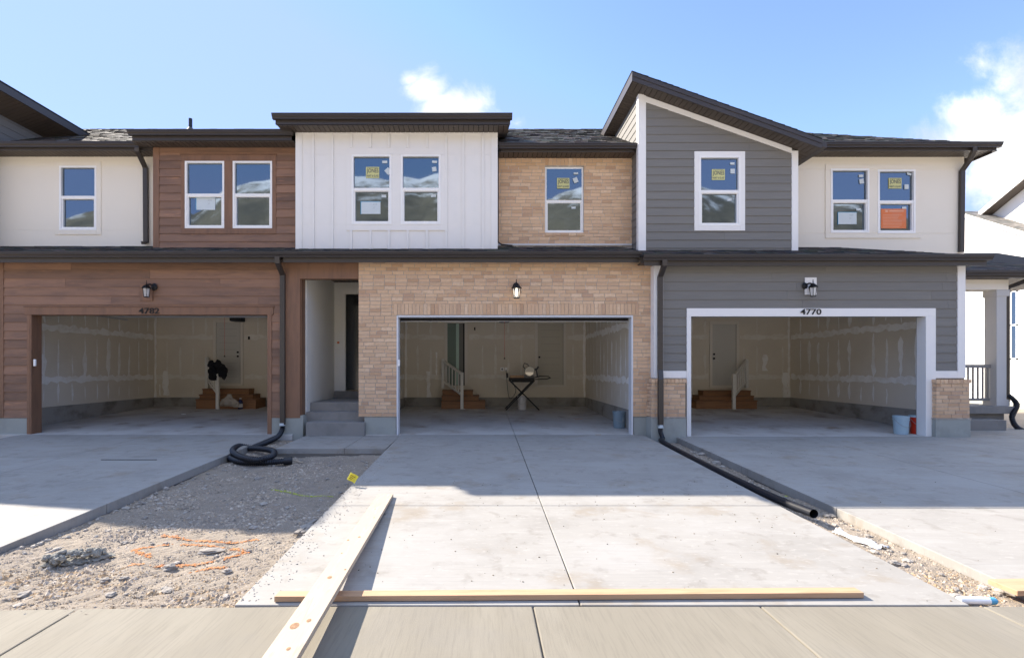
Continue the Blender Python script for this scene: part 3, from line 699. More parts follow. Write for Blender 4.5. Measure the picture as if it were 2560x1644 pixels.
downspout(RU, [(PX(2283,.9),.92,main_z(.96)-.1),(PX(2283,.9),.92,main_z(.96)-.17),(PX(2270,1.1),1.1,main_z(.96)-.32),(PX(2253,y),y,main_z(.96)-.5),(PX(2251,y),y,PZ(590,y))])
mb = MB(); yy = Y_BRK-.12; mb.tube([(PX(1166,yy),yy,PZ(352,yy)),(PX(1166,yy),yy,PZ(566,yy)),(PX(1175,yy),yy,PZ(573,yy)),(PX(1200,yy-.1),yy-.1,PZ(575,yy-.1))], .02, 8); mb.build('drip_pipe', M['bronze'], MU)

# ---------- entry recess (belongs to middle unit)
xe0, xe1, ye = -3.76, xb0+.1, 2.3
mb = MB()
mb.box(xe0-.12, xe0, .31, ye, PZ(972,0)-.6, 3.75)
mb.box(xe0, -3.49, ye, ye+.15, 0, 3.75); mb.box(-3.49, xe1, ye, ye+.15, 3.30, 3.75); mb.box(xe1, xe1+.12, .2, ye, 0, 3.75)
mb.build('entry_wall', M['entry'], MU)
mb = MB(); soffit_x(mb, xe0, xe1, .2, ye, 3.55); mb.build('entry_ceiling', [M['soffit'],M['black_gap']], MU)
mb = MB(); zt4 = .80
mb.box(-3.62, -3.49, ye-.03, ye-.001, zt4, 3.42); mb.box(-3.49, xe1, ye-.03, ye-.001, 3.25, 3.42); mb.box(-3.51, -3.475, ye-.02, ye+.1, zt4, 3.25)
dr = MB(); dr.box(-3.474, xe1, ye+.03, ye+.08, zt4+.02, 3.25)
do = dr.build('entry_door', M['door_dark'], MU); fr = mb.build('door_frame', M['entry'], MU); fr.parent = do
mb = MB()
for (a, b, c, d_) in ((-.08, .25, -.3, .26),(.25,.5,-.3,.445)): mb.box(PX(716,a) if a < 0 else -3.76, xb0+.14, a, ye, c, d_)
mb.box(-3.755, xb0+.14, .5, ye, -.3, .635); mb.box(-3.74, xb0+.14, ye-.12, ye+.0, .6, .80)
mb.build('entry_steps', M['step'], MU, bevel=.008)
mb = MB(); mb.box(PX(790,2.27), PX(792,2.27)+.02, 2.25, 2.299, 2.0, 2.05); mb.build('door_bell', M['orangep'], MU)

# ---------- garage interiors
YB, ZC = 5.3, 3.14
SBK = F/(D0+YB)
def bx(px): return (px-CX)/SBK
def bz(py): return CZ+(HY-py)/SBK
def ragged(mb, p, q, w, mi, put, seg=.12, fade=False):
    # irregular trowelled strip between 2D points p, q mapped by put(u,v)
    dx, dy = q[0]-p[0], q[1]-p[1]; L_ = math.hypot(dx,dy); n = max(3, int(L_/seg)); ux, uy = dx/L_, dy/L_
    a = []; b = []
    for i in range(n+1):
        t = i/n; e = min(1, .25+3*min(t,1-t)*L_/.6) if fade else 1
        ww = w/2*e*R.uniform(.55,1.3); c = R.uniform(-.16,.16)*w
        a.append(put(p[0]+dx*t-uy*(ww+c), p[1]+dy*t+ux*(ww+c))); b.append(put(p[0]+dx*t+uy*(ww-c), p[1]+dy*t-ux*(ww-c)))
    for i in range(n): mb.add([a[i],a[i+1],b[i+1],b[i]], [(0,1,2,3)], mi)
def room(U_, xl, xr, yf, opn_, spots, doorspan, seamsL=True, seamsR=True):
    zf = lambda Y: zs(Y)+.31                 # top of stem wall is level
    zst = CZ-70/SBK
    mb = MB()
    mb.box(xl-.08, xl, yf, YB+.1, zst, ZC+.1); mb.box(xr, xr+.08, yf, YB+.1, zst, ZC+.1); mb.box(xl, xr, YB, YB+.1, zst, ZC+.1)
    # front wall inner faces left and right of the opening
    mb.box(xl, opn_[0]-.01, yf-.03, yf, 0, ZC); mb.box(opn_[1]+.01, xr, yf-.03, yf, 0, ZC); mb.box(opn_[0], opn_[1], yf-.03, yf, opn_[3]+.02, ZC)
    z1, z2 = bz(789), bz(882)
    bk = lambda u, v: (u, YB-.002, v); lf = lambda u, v: (xl+.002, u, v); rt = lambda u, v: (xr-.002, u, v)
    for z in (z1, z2):
        for (a, b) in ((xl+.02, doorspan[0][0]-.12), (doorspan[0][1]+.12, doorspan[1][0]-.12 if len(doorspan) > 1 else xr-.02)) + (((doorspan[1][1]+.12, xr-.02),) if len(doorspan) > 1 else ()):
            if b-a > .2: ragged(mb, (a,z), (b,z), .15, 2, bk)
        ragged(mb, (yf+.02,z), (YB-.03,z), .16, 1, lf, seg=.09); ragged(mb, (yf+.02,z), (YB-.03,z), .16, 1, rt, seg=.09)
    lf2 = lambda u, v: (xl+.003, u, v); rt2 = lambda u, v: (xr-.003, u, v); bk2 = lambda u, v: (u, YB-.003, v)
    ragged(mb, (xl+.05,zst), (xl+.05,ZC), .07, 1, bk2); ragged(mb, (xr-.05,zst), (xr-.05,ZC), .07, 1, bk2)
    bands = ((zst+.03, z2-.08), (z2-.02, z1-.5), (z2+.3, z1-.1), (z1+.05, ZC-.05))
    for fn in (lf2, rt2):
        Y = yf+.3
        while Y < YB-.2:
            for bi_, (a, b) in enumerate(bands):
                if R.random() < .82:
                    a2, b2 = a+R.uniform(0,.12), b-R.uniform(0,.2)
                    if b2-a2 > .12: ragged(mb, (Y+R.uniform(-.02,.02),a2), (Y,b2), R.choice((.04,.055,.07,.13)), 1, (lambda u, v, fn=fn, bi_=bi_: (fn(u,v)[0]+(.0005*bi_ if fn is lf2 else -.0005*bi_), u, v)), fade=True)
            Y += .406
    X = xl+.42
    while X < xr-.2:
        if not any(d[0]-.15 < X < d[1]+.15 for d in doorspan):
            for bi_, (a, b) in enumerate(bands):
                if R.random() < .7: ragged(mb, (X,a), (X,b-R.uniform(0,.3)), R.uniform(.04,.075), 2, lambda u, v, bi_=bi_: (u, YB-.003-.0005*bi_, v), fade=True)
        X += .406
    for (X, w, a, b) in spots: ragged(mb, (X,a), (X,b), w, 1, lambda u, v: (u, YB-.0052, v))
    mb.build('drywall', [M['dry'],M['mud'],M['mudthin']], U_)
    mb = MB(); mb.box(xl-.05, xl+.02, yf, YB+.1, -.2, zst-.002); mb.box(xr-.02, xr+.05, yf, YB+.1, -.2, zst-.002); mb.box(xl, xr, YB-.02, YB+.1, -.2, zst-.002)
    mb.build('stem_wall', M['found_in'], U_, bevel=.005)
    mb = MB(); mb.box(xl-.1, xr+.1, yf-.1, YB+.15, ZC+.001, ZC+.12); mb.build('garage_ceiling', M['ceil'], U_)
room(LU, -10.31, -3.95, .24, oG, [(bx(388),.22,bz(925),bz(868)), (bx(330)+.6,.05,bz(925),bz(900))], [(bx(506.8),bx(563.7))])
room(MU, -2.45, 3.24, .20, oM, [(bx(1004),.13,bz(930),bz(869)), (bx(1022),.05,bz(878),bz(824))], [(bx(1048),bx(1089)), (bx(1259),bx(1319))])
room(RU, 3.72, 9.66, .03, oR, [(bx(1838),.2,bz(930),bz(872)), (bx(1790),.16,bz(868),bz(830))], [(bx(1667.6),bx(1723.5))])

# interior doors
def idoor(U_, a, b, t, bo, mat_, knob=None, panels='six', open_=False):
    x0, x1, z1, z0 = bx(a), bx(b), bz(t), bz(bo)
    fr = MB(); w = .085
    for q in ((x0-w,x0,z0,z1+w),(x1,x1+w,z0,z1+w),(x0,x1,z1,z1+w)): fr.box(q[0]+.001,q[1]-.001,YB-.03,YB-.006,q[2],q[3]-.001)
    fr.box(x0-w, x1+w, YB-.05, YB-.006, z0-.06, z0-.002)
    d = MB(); d.box(x0+.006, x1-.012, YB-.016, YB-.005, z0+.012, z1-.006, 0)
    gx = (x0+.1, x1-.11)
    if panels == 'six':
        n = 9
        for i in range(1, n): z = z0+(z1-z0)*i/n; d.box(gx[0], gx[1], YB-.0175, YB-.0155, z-.002, z+.002, 1)
    else:
        zm = z0+(z1-z0)*.42
        for (p, q) in ((z0+.15, zm-.06), (zm+.06, z1-.13)):
            d.box(gx[0], gx[1], YB-.019, YB-.0155, p, q, 0); d.box(gx[0]+.03, gx[1]-.03, YB-.025, YB-.0185, p+.03, q-.03, 0)
    d.box(x1-.012, x1, YB-.02, YB-.0045, z0, z1, 1); 
    o = d.build('interior_door', [mat_, M['groove']], U_)
    f = fr.build('door_frame', M['doorcas'], U_); f.parent = o
    if knob:
        k = MB()
        for (kx, ky) in knob: k.lathe([(0,-.0),(.028,.0),(.032,.012),(.03,.03),(0,.04)], (0,0,0), 12); 
        vs = k.v; k2 = MB(); n0 = len(vs)//len(knob)
        for i, (kx, ky) in enumerate(knob):
            sub = vs[i*n0:(i+1)*n0]; off = i*n0
            k2.add([(bx(kx)+v[0], YB-.018-v[2], bz(ky)+v[1]) for v in sub], [tuple(q-off for q in f_) for f_ in k.f if off <= f_[0] < off+n0])
            kk = k2.build('handle', M['blkm'], U_); kk.parent = o; k2 = MB()
    return o
idoor(LU, 506.8, 563.7, 754.4, 898, M['door'], knob=[(558,824.5),(558,834)])
idoor(MU, 1259, 1319, 757, 901, M['door_tan'], knob=[(1263,836)])
idoor(RU, 1667.6, 1723.5, 758.7, 902.5, M['door'], knob=[(1671,829),(1671,839)], panels='two')
# open door of the middle garage with a glimpse of a green room
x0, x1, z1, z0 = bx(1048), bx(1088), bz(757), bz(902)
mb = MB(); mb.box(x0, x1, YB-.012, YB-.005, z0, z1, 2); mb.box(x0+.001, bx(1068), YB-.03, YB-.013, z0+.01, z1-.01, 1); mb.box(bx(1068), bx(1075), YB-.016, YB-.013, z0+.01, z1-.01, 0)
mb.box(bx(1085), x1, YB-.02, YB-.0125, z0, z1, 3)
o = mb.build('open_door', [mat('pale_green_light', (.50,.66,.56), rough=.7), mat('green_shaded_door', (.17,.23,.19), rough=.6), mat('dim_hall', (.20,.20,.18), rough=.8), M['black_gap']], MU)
mb = MB(); w = .09
for q in ((x0-w,x0,z0,z1+w),(x1,x1+w,z0,z1+w),(x0,x1,z1,z1+w)): mb.box(q[0]+.001,q[1]-.001,YB-.03,YB-.006,q[2],q[3]-.001)
f = mb.build('door_frame', M['doorcas'], MU); f.parent = o

# raised overhead garage doors
def ohdoor(U_, op, yf, z, edge, lab=None):
    mb = MB()
    for i in range(4):
        mb.box(op[0]-.05, op[1]+.05, yf+.1+i*.6, yf+.1+i*.6+.595, z, z+.045, 0)
    mb.box(op[0]-.05, op[1]+.05, yf+.07, yf+.099, z-.012, z+.10, 1)
    o = mb.build('overhead_door', [M['alu'], edge], U_)
    for x in (op[0]-.12, op[1]+.08): t = MB(); t.box(x, x+.04, yf+.05, yf+2.8, z-.04, z-.01); t = t.build('door_track', M['steel'], U_); t.parent = o
ohdoor(LU, oG, .24, 2.70, M['alu']); ohdoor(MU, oM, .2, 2.76, M['black_gap']); ohdoor(RU, oR, .03, 2.80, M['alu'])
mb = MB(); mb.box(oM[0]+.04, oM[1]-.04, .19, .23, oM[3]-.095, oM[3]-.03); mb.build('door_weather_strip', M['black_gap'], MU)
mb = MB(); mb.box(oM[0]+.04, oM[1]-.04, .185, .20, oM[3]-.105, oM[3]-.096); mb.build('door_bottom_rail', M['alu'], MU)

# small fixtures
def sensor(px, py0, py1, Y, lab):
    mb = MB(); x = PX(px,Y); mb.box(x-.022, x+.022, Y-.035, Y-.0, PZ(py1,Y), PZ(py0,Y)); o = mb.build('keypad', M['vinyl'], bevel=.01)
    tag(o, lab, 'keypad', 'white garage opener keypads')
sensor(83.5, 841, 857, .05, 'white keypad on the left jamb of the brown garage')
sensor(934.5, 842, 857, -.021, 'white keypad on the left jamb of the brick garage')

def opener(px, pyt, pyb, lab, cordpx, cordpy):
    Y = 4.2; mb = MB(); z = PZ((pyt+pyb)/2,Y); x = PX(px,Y)
    r = root('door_opener', (x,Y,z), lab, 'garage opener', 'garage door openers hung from the ceilings')
    mb.box(x-.15, x+.15, Y-.18, Y+.18, z, z+.14); mb.build('motor_box', M['blkm'], r, bevel=.02)
    mb = MB(); mb.box(x-.02, x+.02, .5, Y-.181, z+.10, z+.13); mb.build('rail', M['steel'], r)
    mb = MB(); mb.box(x-.1, x-.08, Y-.02, Y, z+.141, ZC); mb.box(x+.08, x+.1, Y-.02, Y, z+.141, ZC); mb.build('bracket', M['steel'], r)
    mb = MB(); mb.tube([(PX(cordpx,3.5),3.5,z+.1),(PX(cordpx,3.5),3.5,PZ(cordpy,3.5)+.03)], .004, 6); mb.build('pull_cord', M['red'], r)
    mb = MB(); mb.lathe([(0,0),(.02,.005),(.022,.02),(.006,.05),(0,.05)], (PX(cordpx,3.5),3.5,PZ(cordpy,3.5)-.02), 10); mb.build('cord_handle', M['blkm'], r)
opener(1181, 752, 757, 'black garage opener with a red pull cord in the brick garage', 1181.5, 839)
opener(556, 750, 755, 'black garage opener with a red pull cord in the brown garage', 558-32, 834)

for (px, py, lab) in ((1111.8, 844.6-75, 'small black sensor on the wall beside the open green door'), (583.5, 791, 'small black sensor on the wall beside the pale door of the brown garage')):
    mb = MB(); mb.box(bx(px)-.022, bx(px)+.022, YB-.035, YB-.005, bz(py)-.05, bz(py)+.045); mb.box(bx(px)-.012, bx(px)+.012, YB-.039, YB-.0351, bz(py)-.02, bz(py)+.02)
    tag(mb.build('wall_switch', M['blkm'], bevel=.006), lab, 'wall switch', 'black wall switches in the garages')
# outlets behind the saw
mb = MB(); mb.box(bx(1176)-.055, bx(1176)+.055, YB-.012, YB-.005, bz(864)-.055, bz(864)+.055, 0)
mb.prism([(bx(1176)+.025*math.cos(k*.5236), bz(864)+.025*math.sin(k*.5236)) for k in range(12)], YB-.02, YB-.0121, 'y', 1)
tag(mb.build('power_outlet', [M['vinyl'], M['blkm']]), 'white square outlet with a round black socket on the back wall', 'outlet')
mb = MB(); mb.box(bx(1185)-.035, bx(1185)+.035, YB-.012, YB-.005, bz(864)-.055, bz(864)+.055, 0); mb.box(bx(1185)-.014, bx(1185)+.014, YB-.03, YB-.0121, bz(866)-.03, bz(866)+.0, 1)
tag(mb.build('power_outlet', [M['vinyl'], M['blkm']]), 'grey rectangular outlet with the saw cord plugged in', 'outlet')

# ---------- garage steps with railing
def gsteps(lab, side, pf, pb, zf_top, zb_top, treads, pyb):
    # side +1: treads run to the right of the posts; treads: [(end px, top py)] from top to bottom
    Yf = 4.62; xf, xb_ = PX(pf,Yf), bx(pb); zfl = zs(Yf)
    r = root('wooden_steps', ((xf+xb_)/2, Yf, zfl), lab, 'steps', 'wooden steps with railings inside the garages')
    ys = (4.86, 4.64, 4.42) if False else (4.95, 4.78, 4.60)
    for i, (px, py) in enumerate(treads):
        z = PZ(py, ys[i]); xe = PX(px, ys[i]); a, b = (xb_-.03*side*0, xe)
        mb = MB(); lo, hi = min(a,b), max(a,b)
        mb.box(lo, hi, ys[i], YB-.01, zs(ys[i])-.02 if i == 2 else z-.19, z-.036); mb.build('riser', M['stairwood'], r)
        mb = MB(); mb.box(lo-.01, hi+.01, ys[i]-.02, YB-.011, z-.035, z); mb.build('tread', M['stairwood'], r, bevel=.004)
    mb = MB(); mb.box(xf-.045, xf+.045, Yf-.10, Yf-.02, zfl-.02, PZ(zf_top,Yf)); mb.build('post', M['rail'], r, bevel=.004)
    mb = MB(); mb.box(xb_-.045, xb_+.045, YB-.15, YB-.06, bz(908), bz(zb_top)); mb.build('post', M['rail'], r, bevel=.004)
    A = Vector((xf, Yf-.06, PZ(zf_top,Yf)-.05)); B = Vector((xb_, YB-.1, bz(zb_top)-.06)); dn = Vector((0,0,-.62))
    mb = MB(); mb.tube([A,B], 1, square=(.035,.03)); mb.tube([A+dn,B+dn], 1, square=(.03,.03)); mb.build('handrail', M['rail'], r)
    for i in range(1, 6):
        t = i/6; p = A.lerp(B, t); mb = MB(); mb.box(p.x-.016, p.x+.016, p.y-.016, p.y+.016, p.z-.6, p.z-.02); mb.build('baluster', M['rail'], r)
gsteps('orange wood steps with a pale railing below the open green door', 1, 1082, 1038, 871.5, 839.6, [(1107,913),(1121,925.5),(1136,938)], 955)
gsteps('orange wood steps whose pale railing carries a black jacket', 1, 512.5, 489, 868.8, 836, [(583,910),(592,923),(599,934)], 955)
gsteps('reddish wood steps below the two panel door of the grey garage', -1, 1716, 1744, 875, 841, [(1646,914),(1638,926),(1631,937)], 957)

# ---------- jacket, bag, bottle (left garage)
mb = MB(); Yj = 4.5
def blob(mb, pts, rnd, mi=0):
    for (px, py, Y, r, sx, sz) in pts:
        mb2 = MB(); mb2.rock((0,0,0), 1, rnd, sub=2, sq=1)
        k = (D0+Y)/F
        mb.add([(PX(px,Y)+v[0]*r*sx*k, Y+v[1]*r*k*.5, PZ(py,Y)+v[2]*r*sz*k) for v in mb2.v], mb2.f, mi)
rj = random.Random(3)
blob(mb, [(503,861,Yj,14,.9,1.1),(512,858,Yj,13,1,1),(520,868,Yj,11,1,1.1),(497,872,Yj,10,1,1.4),(525,878,Yj,7,1,1.5),(500,884,Yj,8,1,1.0)], rj, 0)
blob(mb, [(494,852,Yj-.05,8,.8,1.3),(498,862,Yj-.08,8,.7,1.4)], rj, 1)
jk = mb.build('jacket', [M['cloth'],M['clothg']]); tag(jk, 'black and grey jacket hung over the step railing in the brown garage', 'jacket')
rm = jk.modifiers.new('remesh', 'REMESH'); rm.mode = 'VOXEL'; rm.voxel_size = .018; rm.use_smooth_shade = True
mb = MB(); Yg = 4.25
blob(mb, [(536,938,Yg,15,1.1,.95),(526,944,Yg,12,1,.8),(548,944,Yg,13,1,.75),(537,928,Yg,8,1,1.0)], random.Random(9))
bg = mb.build('plastic_bag', M['bag']); tag(bg, 'crumpled clear plastic bag of rubbish in front of the steps', 'bag')
rm = bg.modifiers.new('remesh', 'REMESH'); rm.mode = 'VOXEL'; rm.voxel_size = .02; rm.use_smooth_shade = True
Yq = sd(957); xq = PX(563.5,Yq); zq = zs(Yq)
r = root('jug', (xq,Yq,zq), 'dark blue jug with a white label standing beside the rubbish bag', 'jug')
mb = MB(); mb.lathe([(0,0),(.07,0),(.075,.02),(.075,.2),(.06,.25),(.03,.29),(.03,.31),(0,.31)], (xq,Yq,zq), 16); mb.build('body', M['bottle'], r, smooth=True)
mb = MB(); mb.lathe([(.0765,.05),(.0765,.16)], (xq,Yq,zq), 16); mb.build('label', M['vinyl'], r)
mb = MB(); mb.lathe([(.034,.30),(.034,.33),(0,.33)], (xq,Yq,zq), 12); mb.build('cap', M['vinyl'], r)

# ---------- buckets
def bucket(px, pyt, pyb, wpx, body, lab, lid=None, group='plastic buckets standing in the garages'):
    Y = sd(pyb)+.12; x = PX(px,Y); z = zs(Y); k = (D0+Y)/F; r1 = wpx*k/2/math.sqrt(1+((px-CX)/F)**2); h = (pyb-pyt)*k*.97; r0 = r1*.86
    r = root('bucket', (x,Y,z), lab, 'bucket', group)
    mb = MB(); mb.lathe([(0,.0),(r0*.97,0),(r0,.01),(r1*.97,h*.78),(r1*1.03,h*.78),(r1*1.03,h*.82),(r1*.98,h*.83),(r1*.98,h*.90),(r1*1.04,h*.91),(r1*1.04,h),(r1*.95,h),(r0*.93,.03),(0,.03)], (x,Y,z), 28); mb.build('body', body, r, smooth=False)
    if lid: mb = MB(); mb.lathe([(r1*1.07,h*.93),(r1*1.07,h*1.02),(r1*.9,h*1.03),(0,h*1.02)], (x,Y,z), 28); mb.build('lid', lid, r)
    mb = MB(); pts = [(x+r1*1.06*math.cos(a), Y-r1*.45*math.sin(a)-r1*.7*math.sin(a), z+h*.86-.45*h*math.sin(a)) for a in [math.pi*i/16 for i in range(17)]]
    mb.tube(pts, .004, 6); mb.build('handle', M['wire'], r)
bucket(1222.5, 927, 960, 22, M['bucketw'], 'white bucket on the floor under the saw stand')
bucket(1450, 963, 1003, 31, M['bucketg'], 'blue grey bucket smeared with pale paint inside the brick garage')
bucket(2110, 974, 1018, 41, M['bucketb'], 'pale blue bucket inside the right jamb of the grey garage')
bucket(2147, 974, 1017, 38, M['red'], 'red bucket with a pale lid beside the pale blue bucket', lid=M['bucketb'])

# ---------- saw stand and mitre saw
Ys = 4.35; k = (D0+Ys)/F
sx = lambda p: PX(p,Ys); sz = lambda p: PZ(p,Ys)
r = root('saw_stand', (sx(1228),Ys,zs(Ys)), 'black folding stand with crossed legs carrying a mitre saw', 'saw stand')
mb = MB(); mb.box(sx(1192), sx(1250), Ys-.2, Ys+.2, sz(890), sz(884)); mb.box(sx(1198), sx(1244), Ys-.16, Ys+.16, sz(894), sz(890)-.001); mb.build('table_top', M['blkm'], r, bevel=.01)
for yy in (Ys-.2, Ys+.2):
    for (a, b, c, d_) in ((1193,890,1261,952),(1250,890,1184,952)):
        m_ = MB(); zb_ = zs(yy)+.02; m_.tube([(sx(a),yy,sz(b)),(sx(c),yy,zb_)], 1, square=(.022,.018)); m_.build('leg', M['blkm'], r)
mb = MB(); mb.tube([(sx(1250),Ys,sz(884)),(sx(1265),Ys,sz(880)),(sx(1284),Ys,sz(881)),(sx(1289),Ys,sz(884)),(sx(1280),Ys,sz(887)),(sx(1250),Ys,sz(888))], 1, square=(.09,.012)); mb.build('extension_arm', M['blkm'], r)
r = root('mitre_saw', (sx(1238),Ys,sz(884)), 'mitre saw with a pale half moon blade on the folding stand', 'saw')
mb = MB(); mb.box(sx(1226), sx(1250), Ys-.16, Ys+.14, sz(884)+.001, sz(880)); mb.prism([(sx(1238)+.15*math.cos(a), sz(880)+.0+.001) for a in (0,)]+[(sx(1238)+.15,sz(880)+.001),(sx(1238)+.12,sz(880)+.03),(sx(1238)-.12,sz(880)+.03),(sx(1238)-.15,sz(880)+.001)], Ys+.02, Ys+.06, 'y'); mb.build('base', M['saw'], r)
mb = MB(); c = (sx(1240), sz(869)); mb.prism([(c[0]+.13*math.cos(math.radians(a)), c[1]+.13*math.sin(math.radians(a))) for a in range(-180,1,12)], Ys-.012, Ys-.008, 'y'); mb.build('blade', M['blade'], r)
mb = MB(); mb.prism([(c[0]+.155*math.cos(math.radians(a)), c[1]-.02+.155*math.sin(math.radians(a))*1.05) for a in range(0,181,12)], Ys-.04, Ys+.03, 'y'); mb.build('blade_guard', M['sawg'], r, bevel=.008)
mb = MB(); mb.tube([(sx(1243),Ys+.05,sz(868)),(sx(1258),Ys+.1,sz(864)),(sx(1262),Ys+.1,sz(858))], .03, 10); mb.tube([(sx(1256),Ys+.05,sz(862)),(sx(1259),Ys+.05,sz(882))], .022, 8); mb.build('motor', M['saw'], r)
mb = MB(); mb.tube([(sx(1241),Ys,sz(862)),(sx(1236),Ys,sz(853)),(sx(1228),Ys,sz(850)),(sx(1225),Ys,sz(858)),(sx(1231),Ys,sz(864))], .016, 8); mb.build('handle', M['saw'], r)
mb = MB(); mb.box(sx(1194), sx(1226), Ys-.14, Ys+.0, sz(884)+.001, sz(878)); 
tag(mb.build('lumber_offcut', M['lumber2'], bevel=.004), 'orange wood offcut lying on the saw stand beside the saw', 'wood offcut')
mb = MB(); Yc = YB-.06; cpt = [(bx(1185),Yc,bz(866)),(bx(1186),Yc,bz(880)),(bx(1188),Yc-.02,bz(905)),(bx(1191),Yc-.1,bz(928)),(bx(1197),Yc-.2,bz(930)),(bx(1206),Yc-.3,bz(915)),(sx(1203),Ys+.15,sz(897)),(sx(1204),Ys+.15,sz(889))]
def smooth_path(p, n=6):
    p = [Vector(q) for q in p]; out = []
    for i in range(len(p)-1):
        a, b, c, d = p[max(i-1,0)], p[i], p[i+1], p[min(i+2,len(p)-1)]
        for j in range(n):
            t = j/n; out.append(.5*((2*b)+(c-a)*t+(2*a-5*b+4*c-d)*t*t+(3*b-a-3*c+d)*t**3))
    return out+[p[-1]]
mb.tube(smooth_path(cpt), .007, 6); mb.tube([(bx(1187),Yc,bz(873)),(bx(1187.5),Yc,bz(884))], .025, 8)
tag(mb.build('electric_cable', M['blk']), 'black power cord hanging from the outlet to the saw', 'cord')
# loose rubbish on the garage floors
for (x, y_, l, a, lab, mt) in ((1355,981,.22,.3,'thin wood splinter on the floor near the paint smeared bucket','lumber2'),(1289,966,.10,0,'pale scrap on the floor of the brick garage right of the stand','lumber'),(1401,1018,.12,.1,'tiny yellow wood chip at the brick garage threshold','lumber'),(1083,958,.16,.2,'torn white paper scrap at the foot of the railing post','plastic_sheet'),(430,970,.1,.3,'white paper scrap on the brown garage floor','plastic_sheet'),(1905,954,.25,.2,'torn cardboard strip on the grey garage floor','lumber2'),(1893,965,.22,-.2,'flat pale scrap on the grey garage floor nearest the steps','lumber')):
    Y = sd(y_); X = PX(x,Y); m_ = MB(); ca, sa = math.cos(a), math.sin(a); z = zs(Y)
    P_ = [(-l/2,-.02),(l/2,-.012),(l/2,.018),(-l/2,.014)]
    m_.add([(X+p*ca-q*sa, Y+p*sa+q*ca, z+.004) for p, q in P_]+[(X+p*ca-q*sa, Y+p*sa+q*ca, z+.016) for p, q in P_], [(0,3,2,1),(4,5,6,7),(0,1,5,4),(1,2,6,5),(2,3,7,6),(3,0,4,7)])
    tag(m_.build('floor_scrap', M[mt]), lab, 'scrap', 'scraps on the garage floors')

# ---------- wall lanterns
def lantern(px, py, Y, dirx, lab, lit=False):
    n_before = set(bpy.data.objects.keys())
    # px,py: centre of the glass
    s = 1.0; x, z = PX(px,Y-.16), PZ(py,Y-.16); yc = Y-.16
    r = root('wall_lantern', (x,Y,z), lab, 'wall lantern', 'wall lanterns above the garages')
    mb = MB(); nb = 6
    xb_ = x-dirx*.10; 
    mb.lathe([(0,0),(.065,.0),(.07,.02),(0,.05)], (0,0,0), 14)
    m2 = MB(); m2.add([(xb_+v[0], Y-.02-v[2], z+.15+v[1]*1.25) for v in mb.v], mb.f); m2.build('backplate', M['blkm'], r)
    m2 = MB(); m2.tube(smooth_path([(xb_,Y-.05,z+.16),((x+xb_)/2,Y-.10,z+.2),(x,yc,z+.17)]), .018, 8); m2.build('arm', M['blkm'], r)
    m2 = MB(); m2.lathe([(.105,.095),(.11,.10),(.085,.13),(.06,.16),(.02,.185),(.008,.20),(.013,.22),(.006,.24),(.01,.265),(0,.29)], (x,yc,z), nb); m2.lathe([(0,.095),(.105,.095)], (x,yc,z), nb); m2.build('cap', M['blkm'], r)
    m2 = MB(); m2.lathe([(.078,.094),(.055,-.10)], (x,yc,z), nb); m2.build('glass', M['lampglass'], r)
    m2 = MB()
    for k_ in range(nb):
        a = 2*math.pi*k_/nb; m2.tube([(x+.08*math.cos(a),yc+.08*math.sin(a),z+.094),(x+.057*math.cos(a),yc+.057*math.sin(a),z-.10)], .006, 5)
    m2.lathe([(.0,-.112),(.062,-.112),(.062,-.098),(0,-.098)], (x,yc,z), nb); m2.build('cage', M['blkm'], r)
    m2 = MB(); m2.lathe([(0,-.06),(.02,-.045),(.028,-.01),(.024,.03),(.012,.06),(.012,.094)], (x,yc,z), 12); m2.build('bulb', M['bulb_on' if lit else 'bulb'], r, smooth=True)
    if dirx: r.scale = (.88,.88,.88); r.location.y += .02
lantern(340, 684, Y_LW-.03, -1, 'black wall lantern on the brown siding above number 4782')
lantern(1209.5, 686, 0, 0, 'lit black wall lantern on the tan brick above the middle garage', lit=True)
lantern(1907, 682, Y_LG-.02, 1, 'black wall lantern on a white block above number 4770')
mb = MB(); y = Y_LG-.02; mb.box(PX(1884,y), PX(1911,y), y-.02, y+.0, PZ(690,y), PZ(650,y)); mb.build('lantern_block', M['trim'], RU)
# house numbers
def hnum(txt, px0, px1, py0, py1, Y, lab):
    mb = MB(); text_mb(mb, txt, PX(px0,Y), PX(px1,Y), PZ(py1,Y), PZ(py0,Y), Y, .012, .012)
    tag(mb.build('house_number', M['blkm']), lab, 'house number', 'house numbers above the garages')
hnum('4782', 325, 373.5, 721, 734.5, Y_LW-.0275, 'black house number 4782 on the brown garage header')
hnum('4770', 1874, 1923, 723, 736.5, Y_LG-.0365, 'black house number 4770 on the white garage header')

